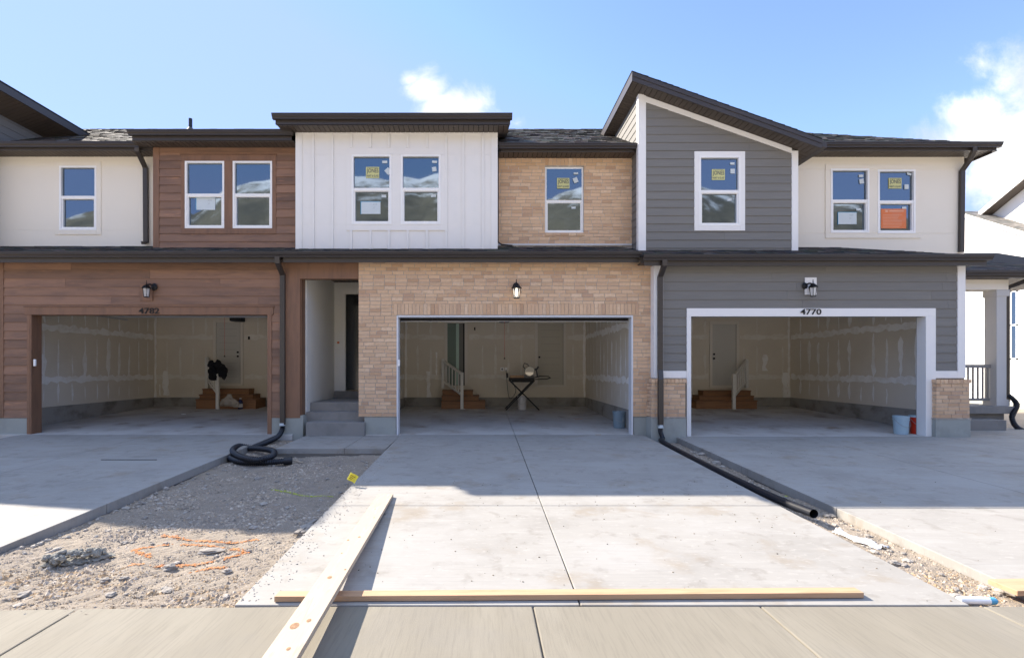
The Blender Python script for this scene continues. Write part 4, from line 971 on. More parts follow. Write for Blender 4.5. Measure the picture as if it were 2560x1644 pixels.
# ---------- stickers on the glass
def plate(name, px0, px1, py0, py1, Y, m_, lab, cat, group=None, ang=0):
    mb = MB(); x0, x1, z0, z1 = PX(px0,Y), PX(px1,Y), PZ(py1,Y), PZ(py0,Y); cx, cz = (x0+x1)/2, (z0+z1)/2; ca, sa = math.cos(ang), math.sin(ang)
    def T(x, z): return (cx+(x-cx)*ca-(z-cz)*sa, cz+(x-cx)*sa+(z-cz)*ca)
    mb.prism([T(x0,z0),T(x1,z0),T(x1,z1),T(x0,z1)], Y-.002, Y, 'y', 0)
    return mb, x0, x1, z0, z1
PF = {'b': Y_BAY+.024, 'k': Y_BRK+.015, 'c': Y_CRR+.02}
def jones(px0, px1, py0, py1, Y, lab):
    mb, x0, x1, z0, z1 = plate('sticker', px0, px1, py0, py1, Y, None, lab, 'sticker'); h = z1-z0; w = x1-x0
    text_mb(mb, 'JONES', x0+.06*w, x1-.05*w, z0+.36*h, z0+.85*h, Y-.0022, .0008, .012, 1)
    text_mb(mb, 'PAINT & GLASS', x0+.05*w, x1-.05*w, z0+.10*h, z0+.29*h, Y-.0022, .0008, .015, 1)
    mb.box(x0+.1*w, x1-.1*w, Y-.003, Y-.0021, z1-.09*h, z1-.06*h, 1)
    tag(mb.build('window_sticker', [M['jones'],M['navy']]), lab, 'sticker', 'yellow glass shop stickers')
jones(857, 888, 391, 417, PF['b'], 'yellow JONES sticker on the left window of the white bay')
jones(1304.5, 1333.5, 417, 441.5, PF['k'], 'yellow JONES sticker on the window in the upper brick wall')
jones(1667, 1697.5, 396.5, 421.5, PF['b'], 'yellow JONES sticker on the window of the grey bay')
jones(2081, 2111, 417, 441.5, PF['c'], 'yellow JONES sticker on the right window of the cream wall')
i_ = 0
TAGS = [(895,907,376.5,382.5,'b',.05,'thin white tag at the top of the left white bay window'),(903,915,394,408,'b',.75,'tilted square white tag in the left white bay window'),
 (1012,1023.5,376.5,382,'b',-.06,'thin white tag at the top of the right white bay window'),(1012,1022,391,401.5,'b',.15,'square white tag in the upper right white bay window'),
 (893.5,904.5,456,462.5,'b',0,'thin white tag above the white sheet in the left white bay window'),(1009.5,1021,455,461.5,'b',.05,'thin white tag in the lower right white bay window'),
 (1343.5,1354,404,408.5,'k',0,'thin white tag at the top of the upper brick wall window'),(1342.5,1353,416,428,'k',.4,'tilted square white tag in the upper brick wall window'),(1338,1348,484,489,'k',0,'thin white tag in the lower pane of the upper brick wall window'),
 (1710,1720,380.5,386,'b',0,'thin white tag at the top of the grey bay window'),(1710.5,1721,395.5,406.5,'b',0,'square white tag in the grey bay window'),(1703,1713,465,470.5,'b',.05,'thin white tag in the lower pane of the grey bay window'),
 (2011,2021.5,409,415,'c',0,'thin white tag at the top of the left cream wall window'),(2012.5,2023,419,430,'c',.15,'square white tag in the left cream wall window'),(2005,2016,488,493,'c',0,'thin white tag above the white sheet in the left cream wall window'),
 (2124,2134,405,410,'c',-.25,'thin tilted white tag at the top of the right cream wall window'),(2118,2128,432,443,'c',0,'square white tag beside the sticker in the right cream wall window'),(2112.5,2122.5,484,489.5,'c',.05,'thin white tag above the orange sheet')]
for (a,b,c,d,kk,ang,lab) in TAGS:
    Y = PF[kk]+(.018 if c > 450 else 0)
    if c < 450: Y -= .004
    mb, *_ = plate('t', a, b, c, d, Y, None, lab, 'tag', ang=ang); tag(mb.build('window_tag', M['paper']), lab, 'tag', 'small white tags on the windows')
def sheet(px0, px1, py0, py1, Y, lab):
    mb, x0, x1, z0, z1 = plate('s', px0, px1, py0, py1, Y, None, lab, 'sheet'); w, h = x1-x0, z1-z0
    text_mb(mb, '439', x0+.60*w, x0+.82*w, z0+.70*h, z0+.84*h, Y-.0022, .0006, 0, 1); text_mb(mb, '37', x0+.60*w, x0+.72*w, z0+.42*h, z0+.58*h, Y-.0022, .0006, 0, 1)
    mb.box(x0-.012, x0, Y-.0028, Y-.0005, z0-.01, z1+.012, 2); mb.box(x0, x1+.01, Y-.0028, Y-.0021, z1-.004, z1+.008, 2)
    tag(mb.build('notice_sheet', [M['paper'],M['paper2'],M['tape']]), lab, 'notice', 'white sheets taped inside the windows')
sheet(846, 891, 472.5, 501, PF['b']+.014, 'white taped sheet in the left window of the white bay')
sheet(460, 504, 463, 491.5, Y_BRN+.04, 'white taped sheet in the left window of the brown wall')
sheet(1963, 2006, 497.5, 525, PF['c']+.016, 'white taped sheet in the left window of the cream wall')
mb, x0, x1, z0, z1 = plate('o', 2063, 2122, 489, 535, PF['c']+.016, None, '', ''); w, h = x1-x0, z1-z0; Y = PF['c']+.016
for i in range(9): mb.box(x0+.08*w, x1-(.1+.25*R.random())*w, Y-.0028, Y-.0021, z0+(.08+.075*i)*h, z0+(.095+.075*i)*h, 1)
mb.box(x0+.17*w, x0+.27*w, Y-.0028, Y-.0021, z1-.17*h, z1-.06*h, 1); mb.box(x0+.33*w, x1-.1*w, Y-.0028, Y-.0021, z1-.14*h, z1-.09*h, 1)
tag(mb.build('notice_sheet', [M['orangep'],M['orange_ink']]), 'orange printed sheet taped in the right window of the cream wall', 'notice')

# ------------------------------------------------------------------ ground works
def slab(name, xs, ys, mtl, thick=.10, lab=None, zf=zs, g=.0045, skew=0):
    mb = MB()
    for i in range(len(xs)-1):
        for j in range(len(ys)-1):
            x0, x1, y0, y1 = xs[i]+(g if i else 0), xs[i+1]-(g if i < len(xs)-2 else 0), ys[j]+(g if j else 0), ys[j+1]-(g if j < len(ys)-2 else 0)
            mb.hexa([(x0,y0,zf(y0)-thick),(x1,y0,zf(y0)-thick),(x1,y1,zf(y1)-thick),(x0,y1,zf(y1)-thick),(x0,y0,zf(y0)),(x1,y0,zf(y0)),(x1,y1,zf(y1)),(x0,y1,zf(y1))])
    o = mb.build(name, mtl, bevel=.006); tag(o, lab, None, None, 'structure')
    mb = MB(); mb.hexa([(xs[0]+.01,ys[0]+.01,zf(ys[0])-thick-.2),(xs[-1]-.01,ys[0]+.01,zf(ys[0])-thick-.2),(xs[-1]-.01,ys[-1]-.01,zf(ys[-1])-thick-.2),(xs[0]+.01,ys[-1]-.01,zf(ys[-1])-thick-.2),
        (xs[0]+.01,ys[0]+.01,zf(ys[0])-.03),(xs[-1]-.01,ys[0]+.01,zf(ys[0])-.03),(xs[-1]-.01,ys[-1]-.01,zf(ys[-1])-.03),(xs[0]+.01,ys[-1]-.01,zf(ys[-1])-.03)])
    tag(mb.build('slab_bed', M['joint']), None, None, None, 'structure')
YE = -7.0
slab('driveway', [-1.70,.67,3.34], [YE,-4.79,-.004], M['slab'], .12)
slab('driveway', [-9.6,-6.85,-4.28], [YE-.04,-4.72,-2.2,-.004], M['slab'], .12)
slab('driveway', [3.92,6.62,9.4,12.5], [YE,-4.88,-2.84,-.22], M['slab'], .12)
slab('garage_floor', [-10.3,-6.85,-3.96], [0,YB+.05], M['slab_in'], .12)
slab('garage_floor', [-2.44,.67,3.23], [0,YB+.05], M['slab_in'], .12)
slab('garage_floor', [3.73,6.62,9.66], [-.21,YB+.05], M['slab_in'], .12)
slab('path', [-3.67,-2.45,-1.712], [-1.55,-.02], M['slab'], .10, zf=lambda Y: -.02+.012*Y)
slab('path', [9.75,12.9], [-.2,1.4], M['slab'], .12, zf=lambda Y: -.02)
# sidewalk
WZ = -.238
mb = MB(); g = .005; wx = [-12.05,-10.5,-8.95,-7.4,-5.85,-4.3,-2.74,-1.2,.345,1.9,3.42,5.0,6.5,8.1]
for i in range(len(wx)-1):
    x0, x1 = wx[i]+g, wx[i+1]-g; f_ = lambda x: -7.004 if x > -1.7 else -7.004+.033*(x+1.7)
    mb.prism([(x0,-9.0),(x1,-9.0),(x1,f_(x1)),(x0,f_(x0))], WZ-.12, WZ, 'z')
tag(mb.build('sidewalk', M['walk'], bevel=.008), None, None, None, 'structure')
mb = MB(); mb.prism([(-12,-8.98),(8,-8.98),(8,-7.01),(-1.7,-7.01),(-12,-7.34)], WZ-.3, WZ-.02, 'z'); tag(mb.build('slab_bed', M['joint']), None, None, None, 'structure')
mb = MB(); mb.box(-40, 40, -9.16, -9.01, WZ-.3, WZ-.01); tag(mb.build('kerb', M['found'], bevel=.02), None, None, None, 'structure')
mb = MB(); mb.box(-60, 60, -18, -9.17, WZ-.4, WZ-.14); tag(mb.build('road', M['asphalt']), None, None, None, 'structure')
mb = MB(); mb.add([(-6000,-6000,-.62),(6000,-6000,-.62),(6000,6000,-.62),(-6000,6000,-.62)], [(0,1,2,3)]); tag(mb.build('ground', M['field']), None, None, None, 'structure')
mb = MB(); mb.box(-40, 40, -7.3, 12, -.7, -.5); mb.box(12.4, 40, -7, 12, -.5, -.16); tag(mb.build('ground', M['dirt']), None, None, None, 'structure')

# dirt beds
def gz(X, Y):
    t = max(0, min(1, (Y+7.0)/2.5)); base = zs(Y)-.035-.085*t
    rut = -.022*math.exp(-((X+3.35+.12*math.sin(Y*.9))/.13)**2)-.016*math.exp(-((X+2.35+.1*math.sin(Y*.8+1))/.12)**2)
    return base+rut+.04*mnoise.noise(Vector((X*.9,Y*.9,3)))+.018*mnoise.noise(Vector((X*3,Y*3,1)))+.008*mnoise.noise(Vector((X*9,Y*9,5)))
ORANGE = [((1047,738),(1240,765)),((1240,765),(1440,770)),((1440,770),(1670,765)),((850,832),(1100,800)),((870,835),(985,890)),((1190,795),(1450,800)),((1500,810),(1600,845)),((1600,845),(1460,885)),((1380,895),(1000,960)),((1260,975),(1460,935)),((830,950),(920,945))]
def gp(cx_, cy_):        # crop of the left foreground -> ground point
    px, py = (cx_/2.593)/1.0676, (1050+cy_/2.593)/1.0676
    d = F*(CZ+.344+.06)/(py-HY+38.8); return ((px-CX)*d/F, d-D0)
SEG = [(gp(*a), gp(*b)) for a, b in ORANGE]
def gp2(px, py): d = F*(CZ+.344+.12)/(py-HY+38.8); return ((px-CX)*d/F, d-D0)
GSEG = [(gp2(636,1150),gp2(700,1157)),(gp2(700,1157),gp2(782,1162)),(gp2(1828,1165),gp2(1868,1160)),(gp2(1868,1160),gp2(1880,1150))]
def dseg(p, s):
    (ax,ay),(bx_,by) = s; dx, dy = bx_-ax, by-ay; t = max(0, min(1, ((p[0]-ax)*dx+(p[1]-ay)*dy)/(dx*dx+dy*dy+1e-9))); return math.hypot(p[0]-ax-t*dx, p[1]-ay-t*dy)
BASES = [(.36,.34,.31),(.42,.39,.355),(.28,.265,.25),(.48,.45,.41),(.33,.30,.265),(.38,.33,.27),(.22,.21,.20),(.52,.50,.47),(.40,.36,.32)]
def tint(x, y, rnd):
    b = rnd.choice(BASES); k_ = rnd.uniform(.8,1.15)
    if y < -6.3 and rnd.random() < .4: b = rnd.choice(((.42,.33,.22),(.36,.28,.19),(.46,.38,.27)))
    if any(dseg((x,y), s) < .04*rnd.uniform(.1,1) for s in SEG) and rnd.random() < .75: b = rnd.choice(((.56,.25,.10),(.50,.27,.14),(.60,.22,.06)))
    if any(dseg((x,y), s) < .05*rnd.uniform(.3,1) for s in GSEG) and rnd.random() < .85: b = (.42,.50,.06)
    return tuple(min(.8, c*k_*w_) for c, w_ in zip(b, (.98,.88,.76)))
def bed(x0, x1, y0, y1, n, seed):
    rnd = random.Random(seed); mb = MB(); st = .045; nx, ny = int((x1-x0)/st), int((y1-y0)/st)
    vs = []; fs = []
    for j in range(ny+1):
        for i in range(nx+1):
            X, Y = x0+(x1-x0)*i/nx, y0+(y1-y0)*j/ny; vs.append((X, Y, gz(X,Y)+rnd.uniform(-.006,.006)))
    o = len(mb.v); mb.v += vs
    for j in range(ny):
        for i in range(nx):
            a = j*(nx+1)+i; mb.f.append((a,a+1,a+nx+2,a+nx+1)); mb.m.append(0); mb.tint.append(None)
    tag(mb.build('ground', M['dirt']), None, None, None, 'structure')
    mb = MB(); oct_ = [(0,3,4),(3,1,4),(1,2,4),(2,0,4)]
    for _ in range(n):
        X, Y = rnd.uniform(x0,x1), y0+(y1-y0)*rnd.random()**1.25; cl = mnoise.noise(Vector((X*1.3,Y*1.3,8)))+.5*mnoise.noise(Vector((X*5,Y*5,2)))
        if rnd.random() > .62+1.1*cl: continue
        r_ = .0034*(1+rnd.random()**8*(6.5 if cl > .12 else 3.5)); z = gz(X,Y)
        t = tint(X, Y, rnd); a0 = rnd.uniform(0,6.28); h = r_*rnd.uniform(.35,.9)
        q = [(X+r_*rnd.uniform(.7,1.5)*math.cos(a0+w_), Y+r_*rnd.uniform(.7,1.3)*math.sin(a0+w_), z-.003+rnd.uniform(0,.003)) for w_ in (0,3.14,4.71,1.57)]
        # ring order 0,3,1,2
        top = (X+rnd.uniform(-.4,.4)*r_, Y+rnd.uniform(-.4,.4)*r_, z+h)
        mb.add([q[0],q[1],q[2],q[3],top], oct_, 0, t)
    return mb
m1 = bed(-4.27,-1.71,-7.12,-.0,120000,11); m2 = bed(3.35,3.915,-7.02,-.05,30000,12)
rp = random.Random(77)
for segs, n_, hw, cols in ((SEG, 260, .032, ((.58,.24,.08),(.52,.26,.12),(.62,.22,.06))), (GSEG, 160, .03, ((.40,.48,.05),(.46,.52,.08)))):
    for sg in segs:
        (ax, ay), (bx2, by2) = sg; ln = math.hypot(bx2-ax, by2-ay)
        for _ in range(int(n_*ln)):
            t_ = rp.random(); X = ax+(bx2-ax)*t_+rp.gauss(0,hw*.45); Y = ay+(by2-ay)*t_+rp.gauss(0,hw*.45)
            if not (-4.25 < X < -1.73 or 3.36 < X < 3.9): continue
            q_ = rp.uniform(.004,.012); z_ = gz(X,Y)+.006; a_ = rp.uniform(0,3); tgt = m1
            tgt.add([(X+q_*rp.uniform(.6,1.3)*math.cos(a_+k_*1.257), Y+q_*rp.uniform(.6,1.3)*math.sin(a_+k_*1.257), z_) for k_ in range(5)]+[(X,Y,z_+.003)], [(k_,(k_+1)%5,5) for k_ in range(5)], 0, rp.choice(cols))
m1.add(m2.v, m2.f); 
for i in range(len(m2.f)): m1.tint[len(m1.f)-len(m2.f)+i] = m2.tint[i]
tag(m1.build('gravel', M['gravel'], origin=(0,0,0)), 'fine grey gravel covering the bare beds between the driveways', None, None, 'stuff')

mb = MB(); rc_ = random.Random(31)
for i in range(420):
    if rc_.random() < .6: X, Y = rc_.uniform(-1.65,3.3), rc_.uniform(-6.95,-3.6)
    elif rc_.random() < .5: X, Y = rc_.uniform(4,9), rc_.uniform(-6.5,4.8)
    else: X, Y = rc_.uniform(-9,3.1), rc_.uniform(.3,4.9)
    if X < -1.7 and Y < 0 or -4.2 < X < -2.4: continue
    mb.rock((X,Y,zs(Y)+.002), rc_.choice((.002,.003,.004,.007)), rc_, sub=0, sq=.6, tint=rc_.choice(((.12,.09,.06),(.18,.14,.09),(.22,.17,.12),(.09,.075,.06))))
for i in range(500):
    t_ = rc_.random()**2; X = -1.70+t_*.25; Y = rc_.uniform(-6.95,-2); mb.rock((X,Y,zs(Y)+.002), rc_.uniform(.003,.008), rc_, sub=0, tint=rc_.choice(BASES))
tag(mb.build('dirt_crumbs', M['gravel'], origin=(0,0,0)), 'dark crumbs of dirt scattered over the concrete', None, None, 'stuff')
# ---------- rocks one can tell apart
rr = random.Random(21); lib = []
for i in range(7):
    mb = MB(); mb.rock((0,0,0), 1, rr, sub=2, sq=.55)
    me_o = mb.build('stone', M['rock'] if i % 2 else M['palerock'], origin=(0,0,0)); lib.append(me_o.data); bpy.data.objects.remove(me_o)
def put_rock(X, Y, r_, lab, group=None, k_=None, sc_=(1,1,1), rot=None):
    me = lib[rr.randrange(7) if k_ is None else k_]; o = bpy.data.objects.new('stone', me); col.objects.link(o)
    o.location = (X, Y, gz(X,Y)+r_*.22*sc_[2]); o.scale = (r_*sc_[0], r_*sc_[1], r_*sc_[2]); o.rotation_euler = (0,0,rr.uniform(0,6.28) if rot is None else rot)
    tag(o, lab, 'stone', group); return o
def gq(px, py): X, Y = gp2(px, py); return X, Y
NAMED = [(396,1348,.045,'round grey stone nearest the middle of the sunny gravel bed',1,(1,1,1.2)),(532,1354,.045,'grey stone casting a shadow near the middle driveway edge',3,(1,1,1.2)),
 (495,1298,.07,'flat dark stone inside the orange paint marks',1,(1.3,.7,.5)),(392,1403,.06,'dark flat stone close to the sidewalk',3,(1.2,.7,.5)),
 (128,1296,.055,'flat white stone behind the concrete rubble',0,(1.3,.6,.4)),(62,1280,.05,'pale flat stone beside the left driveway edge',2,(1,.8,.5)),
 (373,1149,.055,'upright pale chip beside the left driveway in shade',4,(.6,.5,1.3)),(294,1195,.05,'rounded pale stone at the shadow line',0,(1,1,.8)),
 (374,1187,.05,'oval pale stone in shade right of the left driveway',2,(1.2,.8,.7)),(180,1327,.04,'grey stone touching the concrete rubble',1,(1,1,1)),
 (618,1182,.05,'pale stone in shade near the middle driveway',4,(1,.8,.7)),(592,1240,.04,'small white stone on the shadow line near the middle driveway',0,(1,1,1)),
 (740,1246,.07,'tan clod lying against the edge of the middle driveway',4,(1.2,.8,.7)),(713,1258,.05,'brown clod left of the tan clod at the driveway edge',1,(1,1,.7)),
 (260,1420,.045,'small grey stone beside the sidewalk seam',3,(1,1,.8)),(58,1412,.04,'small dark stone near the left end of the sidewalk',1,(1,1,.9)),
 (605,1116,.055,'smooth brown stone in shade near the coiled hose',1,(1.2,.8,.6)),(1661,1068,.07,'large pale cobble beside the black pipe near the brick pier',0,(1,1,.8)),
 (1678,1086,.075,'second large cobble between the pipe and the right driveway',2,(1.1,.8,.7)),(1652,1060,.05,'smaller cobble behind the two large ones by the pipe',4,(1,1,.8)),(1692,1094,.045,'small round stone under the edge of the black pipe',0,(1,1,.8)),
 (2092,1333,.06,'grey clod against the side of the right driveway',3,(1,.7,1)),(2128,1425,.05,'pale broken stone by the lower end of the narrow bed',0,(1,1,.8)),(2085,1215,.05,'dark clod in the narrow bed below the shadow line',3,(1,1,.8))]
for (px,py,r_,lab,k_,s_) in NAMED:
    X, Y = gq(px,py)
    if px > 1500: X = max(3.42, min(3.86, X))
    else: X = max(-4.2, min(-1.8, X))
    put_rock(X, max(-6.98,Y), r_, lab, None, k_, s_)
for i in range(90):
    X, Y = rr.uniform(-4.2,-1.78), rr.uniform(-6.95,-1.8)
    put_rock(X, Y, rr.uniform(.014,.032), 'small loose stone scattered on the wide gravel bed left of the middle driveway', 'small stones on the wide gravel bed')
for i in range(60):
    e_ = rr.random(); X = -4.22+rr.random()**2*.25; Y = rr.uniform(-6.9,-2)
    put_rock(X, Y, rr.uniform(.012,.03), 'small chip of stone heaped along the edge of the left driveway', 'stone chips along the left driveway edge')
for i in range(70):
    X, Y = rr.uniform(3.42,3.88), rr.uniform(-6.95,-.4)
    put_rock(X, Y, rr.uniform(.014,.034), 'small loose stone in the narrow bed right of the middle driveway', 'small stones in the narrow bed')
# concrete rubble chunk
Xc, Yc = gp2(182,1330); mb = MB(); ru = random.Random(5)
for i in range(120):
    u, v = ru.uniform(-1,1), ru.uniform(-1,1)
    if u*u+v*v > 1: continue
    X = Xc+u*.21+v*.02; Y = Yc+v*.075+u*.10; mb.rock((X,Y,gz(X,Y)+.045+.045*(1-u*u-v*v)+ru.uniform(0,.03)), ru.uniform(.013,.028), ru, sub=1, sq=.8)
for i in range(10):
    u = ru.uniform(-.9,.9); X = Xc+u*.2; Y = Yc+u*.10; mb.rock((X,Y,gz(X,Y)+.022), .055, ru, sub=2, sq=.5)
tag(mb.build('concrete_chunk', M['rubble']), 'lumpy grey chunk of concrete rubble on the sunlit gravel', 'rubble')
# crumpled plastic in the narrow bed
mb = MB(); ru = random.Random(8)
Xp, Yp = 3.62, gp2(2060,1275)[1]
n = 14
vs = []; 
for j in range(9):
    for i in range(n+1):
        u, v = i/n-.5, j/8-.5; ww = .8+.5*mnoise.noise(Vector((u*5,1,4))); X = Xp+v*.15*ww+u*.13; Y = Yp-u*.42+v*.05*mnoise.noise(Vector((v*6,u*6,4))); vs.append((X, Y, gz(X,Y)+.008+(.055*abs(mnoise.noise(Vector((u*11,v*8,2))))+.06*abs(mnoise.noise(Vector((u*6,v*4,9)))))*(1-3.6*v*v)))
fs = [(j*(n+1)+i, j*(n+1)+i+1, (j+1)*(n+1)+i+1, (j+1)*(n+1)+i) for j in range(8) for i in range(n)]
mb.add(vs, fs); o = mb.build('plastic_wrap', M['plastic_sheet'], smooth=True); tag(o, 'crumpled white plastic wrap in the narrow gravel bed', 'plastic wrap')
sm = o.modifiers.new('solid', 'SOLIDIFY'); sm.thickness = .004
# caulk tube near the sidewalk
X0, Y0 = 3.36, -6.9; r = root('caulk_tube', (3.5,Y0,gz(3.5,Y0)), 'white tube with a blue end lying at the sidewalk edge', 'tube')
z = gz(3.5,Y0)+.03; mb = MB(); mb.tube([(3.36,Y0,z),(3.56,Y0-.01,z)], .026, 14); mb.build('body', M['vinyl'], r)
mb = MB(); mb.tube([(3.5601,Y0-.01,z),(3.60,Y0-.012,z),(3.62,Y0-.012,z)], .02, 12, rad=[.026,.024,.008]); mb.build('cap', M['tape'], r)

# ---------- lumber
def board(name, A, B, w, t, mtl, lab, knots=()):
    # A,B: centre of the top face ends
    A, B = Vector(A), Vector(B); L_ = (B-A).length; mb = MB(); mb.box(-L_/2, L_/2, -w/2, w/2, -t, 0, 0)
    for (u, v, s_) in knots:
        n_ = 14; c_ = (-L_/2+u*L_, v*w/2); mb.add([(c_[0]+s_*2.1*math.cos(6.283*i/n_), c_[1]+s_*1.35*math.sin(6.283*i/n_), .0012) for i in range(n_)], [tuple(range(n_))], 1)
    o = mb.build(name, [mtl, M['knot']], origin=(0,0,0), bevel=.003)
    d_ = (B-A).normalized(); yv = Vector((0,0,1)).cross(d_).normalized(); zv = d_.cross(yv)
    o.matrix_world = Matrix.Translation((A+B)/2) @ Matrix((d_, yv, zv)).transposed().to_4x4()
    tag(o, lab, 'board'); return o
# long plank, far end on the slab, near end propped off frame
Ya = -4.47; Za = zs(Ya)+.040
Yb_ = -8.45; Zb_ = -.045
board('lumber_plank', (-1.15,Ya,Za), (-.995,Yb_,Zb_), .176, .038, M['lumber'], 'long pale plank lying lengthwise across the other board and the sidewalk',
      [(.17,-.1,.006),(.40,.15,.009),(.42,-.75,.008),(.62,-.15,.012),(.585,.7,.006),(.775,.35,.010),(.79,-.35,.018),(.85,.2,.008),(.25,.4,.005),(.5,-.5,.005)])
mb = MB(); mb.box(-1.15,-.85,-8.44,-8.33,WZ,Zb_-.041); tag(mb.build('wood_block', M['lumber2'], bevel=.004), 'wood block propping the near end of the long plank', 'wood block')
Yc_ = -6.80; zc_ = zs(Yc_)
d1 = sd(1397)+D0
board('lumber_stud', (PX(648,-6.925),-6.925,zs(-6.925)+.041), (PX(2012,-6.87),-6.87,zs(-6.87)+.041), .089, .038, M['lumber2'], 'narrow amber board lying along the sidewalk across the driveway')
board('lumber_plank', (3.77,-6.80,zs(-6.8)+.045), (5.6,-6.72,zs(-6.7)+.045), .20, .038, M['lumber2'], 'amber board end resting on the right driveway at the frame edge')
mb = MB(); X, Y = gp2(700,1084); mb.tube([(X-.11,Y+.06,gz(X,Y)+.025),(X+.08,Y-.06,gz(X,Y)+.02)], 1, square=(.014,.008)); tag(mb.build('wood_stake', M['lumber']), 'pale wood stake lying beside the coiled hose end', 'stake')
mb = MB(); X, Y = -1.78, -5.5; mb.tube([(X-.05,Y-.02,gz(X,Y)+.03),(X+.0,Y+.42,gz(X,Y)+.03)], 1, square=(.022,.01)); tag(mb.build('wood_scrap', M['rock']), 'weathered wood strip along the left edge of the middle driveway', 'wood scrap')
# dark rod mark on left drive
Yl = sd(1076.5); mb = MB(); mb.box(PX(237,Yl), PX(367,Yl), Yl-.006, Yl+.006, zs(Yl)+.0005, zs(Yl)+.009); tag(mb.build('steel_rod', M['blkm']), 'thin dark rod lying on the shaded left driveway', 'rod')

# ---------- utility flag
X, Y = gp2(812,1137); X = -1.78; Y = -4.05
r = root('marker_flag', (X,Y,gz(X,Y)), 'small yellow marker flag leaning over the driveway edge', 'marker flag')
Y = sd(1133)-.0
z0 = gz(-1.77,Y); tipz = z0+.30
A = Vector((-1.77,Y,z0)); B = Vector((PX(828,Y-.1)-.055, Y-.08, z0+.23))
mb = MB(); mb.tube([A,B], .003, 6); mb.build('wire', M['wire'], r)
mb = MB(); c0 = Vector((PX(826,Y-.1), Y-.1, PZ(1118,Y-.1))); n = 6; an = math.radians(-30); ca, sa = math.cos(an), math.sin(an); vs = []
hw, hh = .058, .052
for j in range(n+1):
    for i in range(n+1):
        u, v = (i/n-.5)*2*hw, (j/n-.5)*2*hh; vs.append((c0.x+u*ca-v*sa, c0.y-.012*math.sin(i*1.2), c0.z+u*sa+v*ca))
mb.add(vs, [(j*(n+1)+i, j*(n+1)+i+1, (j+1)*(n+1)+i+1, (j+1)*(n+1)+i) for j in range(n) for i in range(n)], 0)
fl = mb.build('flag', M['yellow'], r); 
mb = MB()
for k_, ln in enumerate((.9,.6,.5)):
    u0, u1, v = -hw*.75, -hw*.75+ln*hw*1.5, hh*(.45-.4*k_)
    vs = [(c0.x+u*ca-w_*sa, c0.y-.016, c0.z+u*sa+w_*ca) for u, w_ in ((u0,v-.005),(u1,v-.005),(u1,v+.004),(u0,v+.004))]; mb.add(vs, [(0,1,2,3)])
pr = mb.build('flag_print', mat('flag_print', (.35,.27,.03), rough=.6), r); pr.parent = fl

# ---------- corrugated hose coil and pipe
def ribbed(pts, r0, n=18, amp=.0055, pitch=.034):
    pts = smooth_path(pts, 14); out = [pts[0]]; 
    # resample
    tot = 0; res = [pts[0]]; step = pitch/2
    for a, b in zip(pts, pts[1:]):
        L_ = (b-a).length; 
        while tot+L_ >= step:
            t = (step-tot)/L_; a = a.lerp(b, t); res.append(a); L_ = (b-a).length; tot = 0
        tot += L_
    rad = [r0+(amp if i % 2 else -amp) for i in range(len(res))]
    mb = MB(); mb.tube(res, r0, n, rad=rad); return mb
yh = Y_LW-.05; xh = PX(661,yh); zh = PZ(994,yh)
r = root('drain_hose', (-3.9,-.8,-.1), 'black corrugated drain hose coiled on the gravel below the brown wall downspout', 'hose')
G = lambda px, py, h: (lambda q: (q[0], q[1], gz(q[0],q[1])+h))(gp2(px,py))
zg = gz(-4,-.8)
def GG(px, py, h):   # point seen at px,py lying at height h above local dirt
    Y = -1.0
    for _ in range(8):
        z = -.13-.01+h; d = F*(CZ-(zs(Y)-.12+h))/(py-HY); Y = d-D0
    return (PX(px,Y), Y, zs(Y)-.12+h)
hp = [(xh,yh,zh+.02),(xh,yh-.01,zh-.10),(PX(650,-.2),-.2,PZ(1022,-.2)), GG(622,1036,.06), GG(590,1046,.07), GG(560,1044,.12), GG(545,1054,.15), GG(560,1068,.13), GG(600,1076,.12), GG(636,1068,.12), GG(640,1056,.11), GG(608,1050,.10), GG(570,1050,.07), GG(543,1060,.055), GG(536,1070,.055), GG(560,1080,.055), GG(610,1082,.055), GG(655,1080,.055), GG(668,1079,.055)]
mb = ribbed(hp, .046); mb.build('corrugated_tube', M['blk'], r, smooth=False)
mb = MB(); e0, e1 = Vector(hp[-2]), Vector(GG(684,1078,.055)); mb.tube([Vector(hp[-1])-Vector((.02,0,0)), e1], .062, 18, cap=False); mb.tube([e1, Vector(hp[-1])], .056, 18, cap=False); mb.build('coupling', M['blk'], r, smooth=True)
mb = MB(); mb.tube([(xh,yh,zh-.02),(xh,yh,zh+.035)], .056, 16); mb.build('clamp', M['paper'], r)
y5 = yq; x5 = PX(1547,yq); z5 = PZ(998,yq)
r = root('drain_pipe', (3.5,-2.5,-.1), 'straight black drain pipe running from the brick pier along the driveway edge', 'pipe')
zp = lambda Y, h: zs(Y)-.0+h
Ye_ = sd(1213)+.05
pp = [(x5,y5,z5+.02),(x5,y5,z5-.12),(x5+.03,y5-.05,z5-.24),(3.50,y5-.22,-.03),(3.47,-.8,zp(-.8,-.01)),(3.43,-1.5,zp(-1.5,-.01)),(3.40,-2.6,zp(-2.6,.0)),(3.42,-3.8,zp(-3.8,.0)),(3.44,-4.6,zp(-4.6,.01)),(3.46,-5.2,zp(-5.2,.04))]
P5 = smooth_path(pp, 8); mb = MB(); rad = [.043 if i < 20 else .047 for i in range(len(P5))]
mb.tube(P5, .05, 20, cap=False, rad=rad); mb.tube(list(reversed(P5[-6:])), .047, 20, cap=False, rad=[.042]*6); mb.build('pipe_body', M['blk'], r, smooth=True)
mb = MB(); mb.tube([(x5,y5,z5-.03),(x5,y5,z5+.03)], .054, 16); mb.build('clamp', M['paper'], r)

